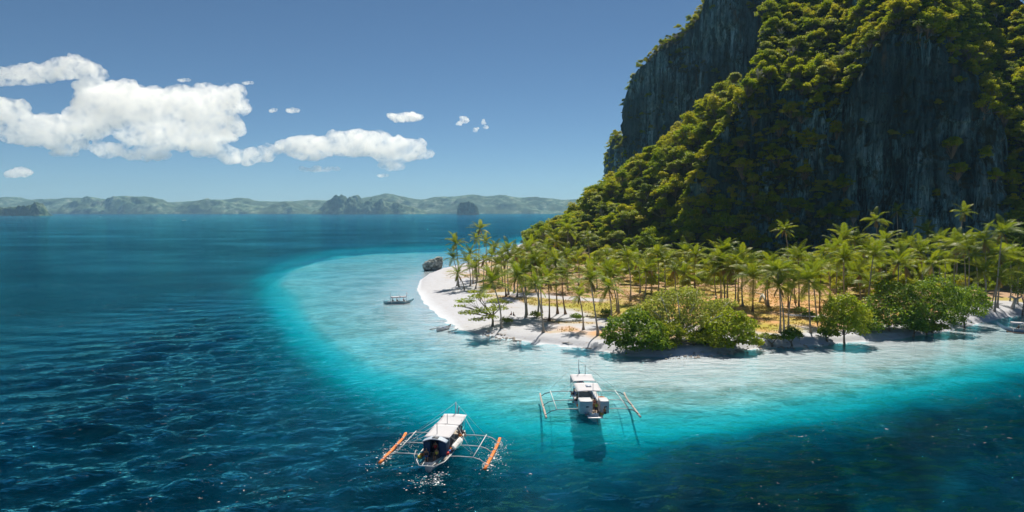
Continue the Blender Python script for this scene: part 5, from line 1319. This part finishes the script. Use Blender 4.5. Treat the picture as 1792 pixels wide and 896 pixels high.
for (a, b, s) in pts:
    z_ = float(sea_z(np.array(a), np.array(b))) + .02; o = len(V); m = 6; th0 = gf.uniform(0, 6.28)
    el = gf.uniform(.4, 1.0); rot = gf.uniform(-.5, .5)
    for k in range(m):
        th = th0 + k * 6.283 / m; q = s * gf.uniform(.55, 1.2); x_, y_ = q * math.cos(th), q * el * math.sin(th)
        V.append((a + x_ * math.cos(rot) - y_ * math.sin(rot), b + x_ * math.sin(rot) + y_ * math.cos(rot), z_))
    V.append((a, b, z_ + s * gf.uniform(.2, .7)))
    for k in range(m): F.append((o + k, o + (k + 1) % m, o + m))
me = bpy.data.meshes.new('foam'); me.from_pydata(V, [], F); me.update()
fo_ = link('foam', me, plain('sea_foam', (0.82, 0.86, 0.88), 0.8, 0.05, 3, 0.2)); tag(fo_, 'white foam splashed along the floats of the moving boat', 'foam', kind='stuff')
# ------------------------------------------------------------------ clouds: bodies of white vapour over the bay
def cloud_material(name, dens, nscale):
    t = NT(name); c = t.coord()
    n1 = t.noise(c, nscale, 8, 0.68, 0.6)
    d = t.ramp(n1, [(0.41, 0.0), (0.60, 1.0)])
    pv = t.node('VolumePrincipled', None, Density=t.math('MULTIPLY', d, dens), Color=(1, 1, 1, 1), Anisotropy=0.7)
    t.l.new(pv.outputs[0], t.out.inputs['Volume'])
    return t.m
M_CLOUD = cloud_material('cloud_vapour', 0.021, 0.012)
M_CLOUD_S = cloud_material('cloud_wisp', 0.045, 0.022)
CY = 7000.0
_b = bmesh.new(); bmesh.ops.create_icosphere(_b, subdivisions=2, radius=1.0)
ICO_V = np.array([v.co[:] for v in _b.verts]); ICO_F = np.array([[v.index for v in f.verts] for f in _b.faces]); _b.free()
def cloud(blobs, label, seed, mat=M_CLOUD, vox=16, puffs=26, Y=CY):
    rr = random.Random(seed)
    cx = sum(b[0] for b in blobs) / len(blobs); cyp = sum(b[1] for b in blobs) / len(blobs)
    ctr = py_(cx, cyp, Y)
    k = Y / FPX
    VV, FF = [], []
    def ball(p, r, sc):
        FF.append(ICO_F + len(VV) * len(ICO_V)); VV.append(ICO_V * (np.array(sc) * r) + np.array(p))
    for bx, by, rx, ry in blobs:
        p = py_(bx, by, Y) - ctr
        p.y += rr.uniform(-0.2, 0.2) * rx * k
        ball(p, 1.0, (rx * k * 0.92, (rx * 0.12 + ry * 0.5) * k, ry * k * 0.90))
        n = max(5, int(puffs * (rx * ry / 1500) ** 0.5))
        for i in range(n):
            th = rr.uniform(0, 2 * math.pi); ph = rr.uniform(-0.5, 1.1)
            q = Vector((math.cos(th) * math.cos(ph) * rx * k * 0.85, math.sin(th) * math.cos(ph) * (rx * 0.12 + ry * 0.5) * k, math.sin(ph) * ry * k * 0.78))
            s = ry * k * rr.uniform(0.16, 0.42) * (1.0 if ph > 0 else 0.7)
            ball(p + q, s, (rr.uniform(1.0, 1.7), 1.1, 0.95))
    me = mesh_np('cloud', np.concatenate(VV), np.concatenate(FF))
    o = link('cloud', me, mat); o.location = ctr
    rm = o.modifiers.new('union', 'REMESH'); rm.mode = 'VOXEL'; rm.voxel_size = vox
    tx = bpy.data.textures.new('cloud_lumps', 'CLOUDS'); tx.noise_scale = vox * 6; tx.noise_depth = 4
    dm = o.modifiers.new('lumps', 'DISPLACE'); dm.texture = tx; dm.strength = vox * 4.5; dm.mid_level = 0.55
    return tag(o, label, 'cloud', 'clouds over the bay')
cloud([(60, 132, 68, 20), (120, 120, 58, 24), (162, 130, 32, 20), (10, 142, 45, 13), (200, 185, 66, 48), (160, 215, 42, 36), (265, 190, 80, 40), (350, 190, 78, 42), (408, 172, 24, 26), (300, 238, 115, 28), (395, 225, 45, 24),
       (185, 262, 36, 16), (250, 270, 55, 14), (20, 205, 38, 36), (75, 228, 66, 34), (40, 238, 50, 20), (115, 252, 42, 18), (112, 268, 34, 8), (430, 273, 62, 18), (478, 262, 30, 12), (365, 262, 40, 18)], 'largest white cumulus cloud bank filling the upper left sky', 1)
cloud([(540, 258, 58, 26), (620, 250, 84, 28), (690, 262, 62, 27), (738, 268, 26, 13), (556, 296, 46, 6), (684, 290, 28, 10)], 'long flat white cloud in the middle of the sky', 2, vox=15)
cloud([(708, 206, 30, 11), (725, 205, 20, 9), (690, 203, 16, 7)], 'small compact puff of cloud above the long cloud', 3, M_CLOUD_S, 10)
cloud([(812, 210, 10, 8), (805, 216, 6, 6)], 'tiny ragged cloud scrap beside the long cloud, the bigger of a pair', 4, M_CLOUD_S, 6)
cloud([(846, 214, 5, 6), (850, 223, 7, 4), (832, 228, 6, 6)], 'tiny ragged cloud scrap nearest the cliff', 5, M_CLOUD_S, 6)
cloud([(512, 193, 15, 6)], 'tiny elongated cloud scrap right of the large cumulus bank', 6, M_CLOUD_S, 6)
cloud([(478, 193, 9, 5)], 'tiniest cloud scrap just right of the large cumulus bank', 7, M_CLOUD_S, 6)
cloud([(36, 302, 28, 11), (20, 305, 18, 8)], 'small low cloud hanging alone under the cumulus bank', 8, M_CLOUD_S, 10)
cloud([(670, 307, 13, 4)], 'thin cloud scrap below the long flat cloud', 9, M_CLOUD_S, 5)
cloud([(322, 140, 15, 4)], 'thin cloud wisp just above the large cumulus bank', 10, M_CLOUD_S, 5)
cloud([(434, 145, 13, 4)], 'thin cloud wisp off the top corner of the cumulus bank', 11, M_CLOUD_S, 5)
# ------------------------------------------------------------------ haze: the air over the bay
def box_mesh(name, lo, hi):
    v = [(x, y, z) for x in (lo[0], hi[0]) for y in (lo[1], hi[1]) for z in (lo[2], hi[2])]
    f = [(0, 1, 3, 2), (4, 6, 7, 5), (0, 4, 5, 1), (2, 3, 7, 6), (0, 2, 6, 4), (1, 5, 7, 3)]
    me = bpy.data.meshes.new(name); me.from_pydata(v, [], f); me.update(); return me
HAZE = 5.2e-5
t = NT('sea_haze')
pv = t.node('VolumePrincipled'); pv.inputs['Color'].default_value = (0.42, 0.70, 1.0, 1); pv.inputs['Density'].default_value = HAZE; pv.inputs['Anisotropy'].default_value = 0.0
t.l.new(pv.outputs[0], t.out.inputs['Volume'])
hz = link('haze', box_mesh('haze', (-12500, -12500, -26), (12500, 12500, 330)), t.m)
tag(hz, 'pale blue haze lying over the bay', 'haze', kind='stuff')
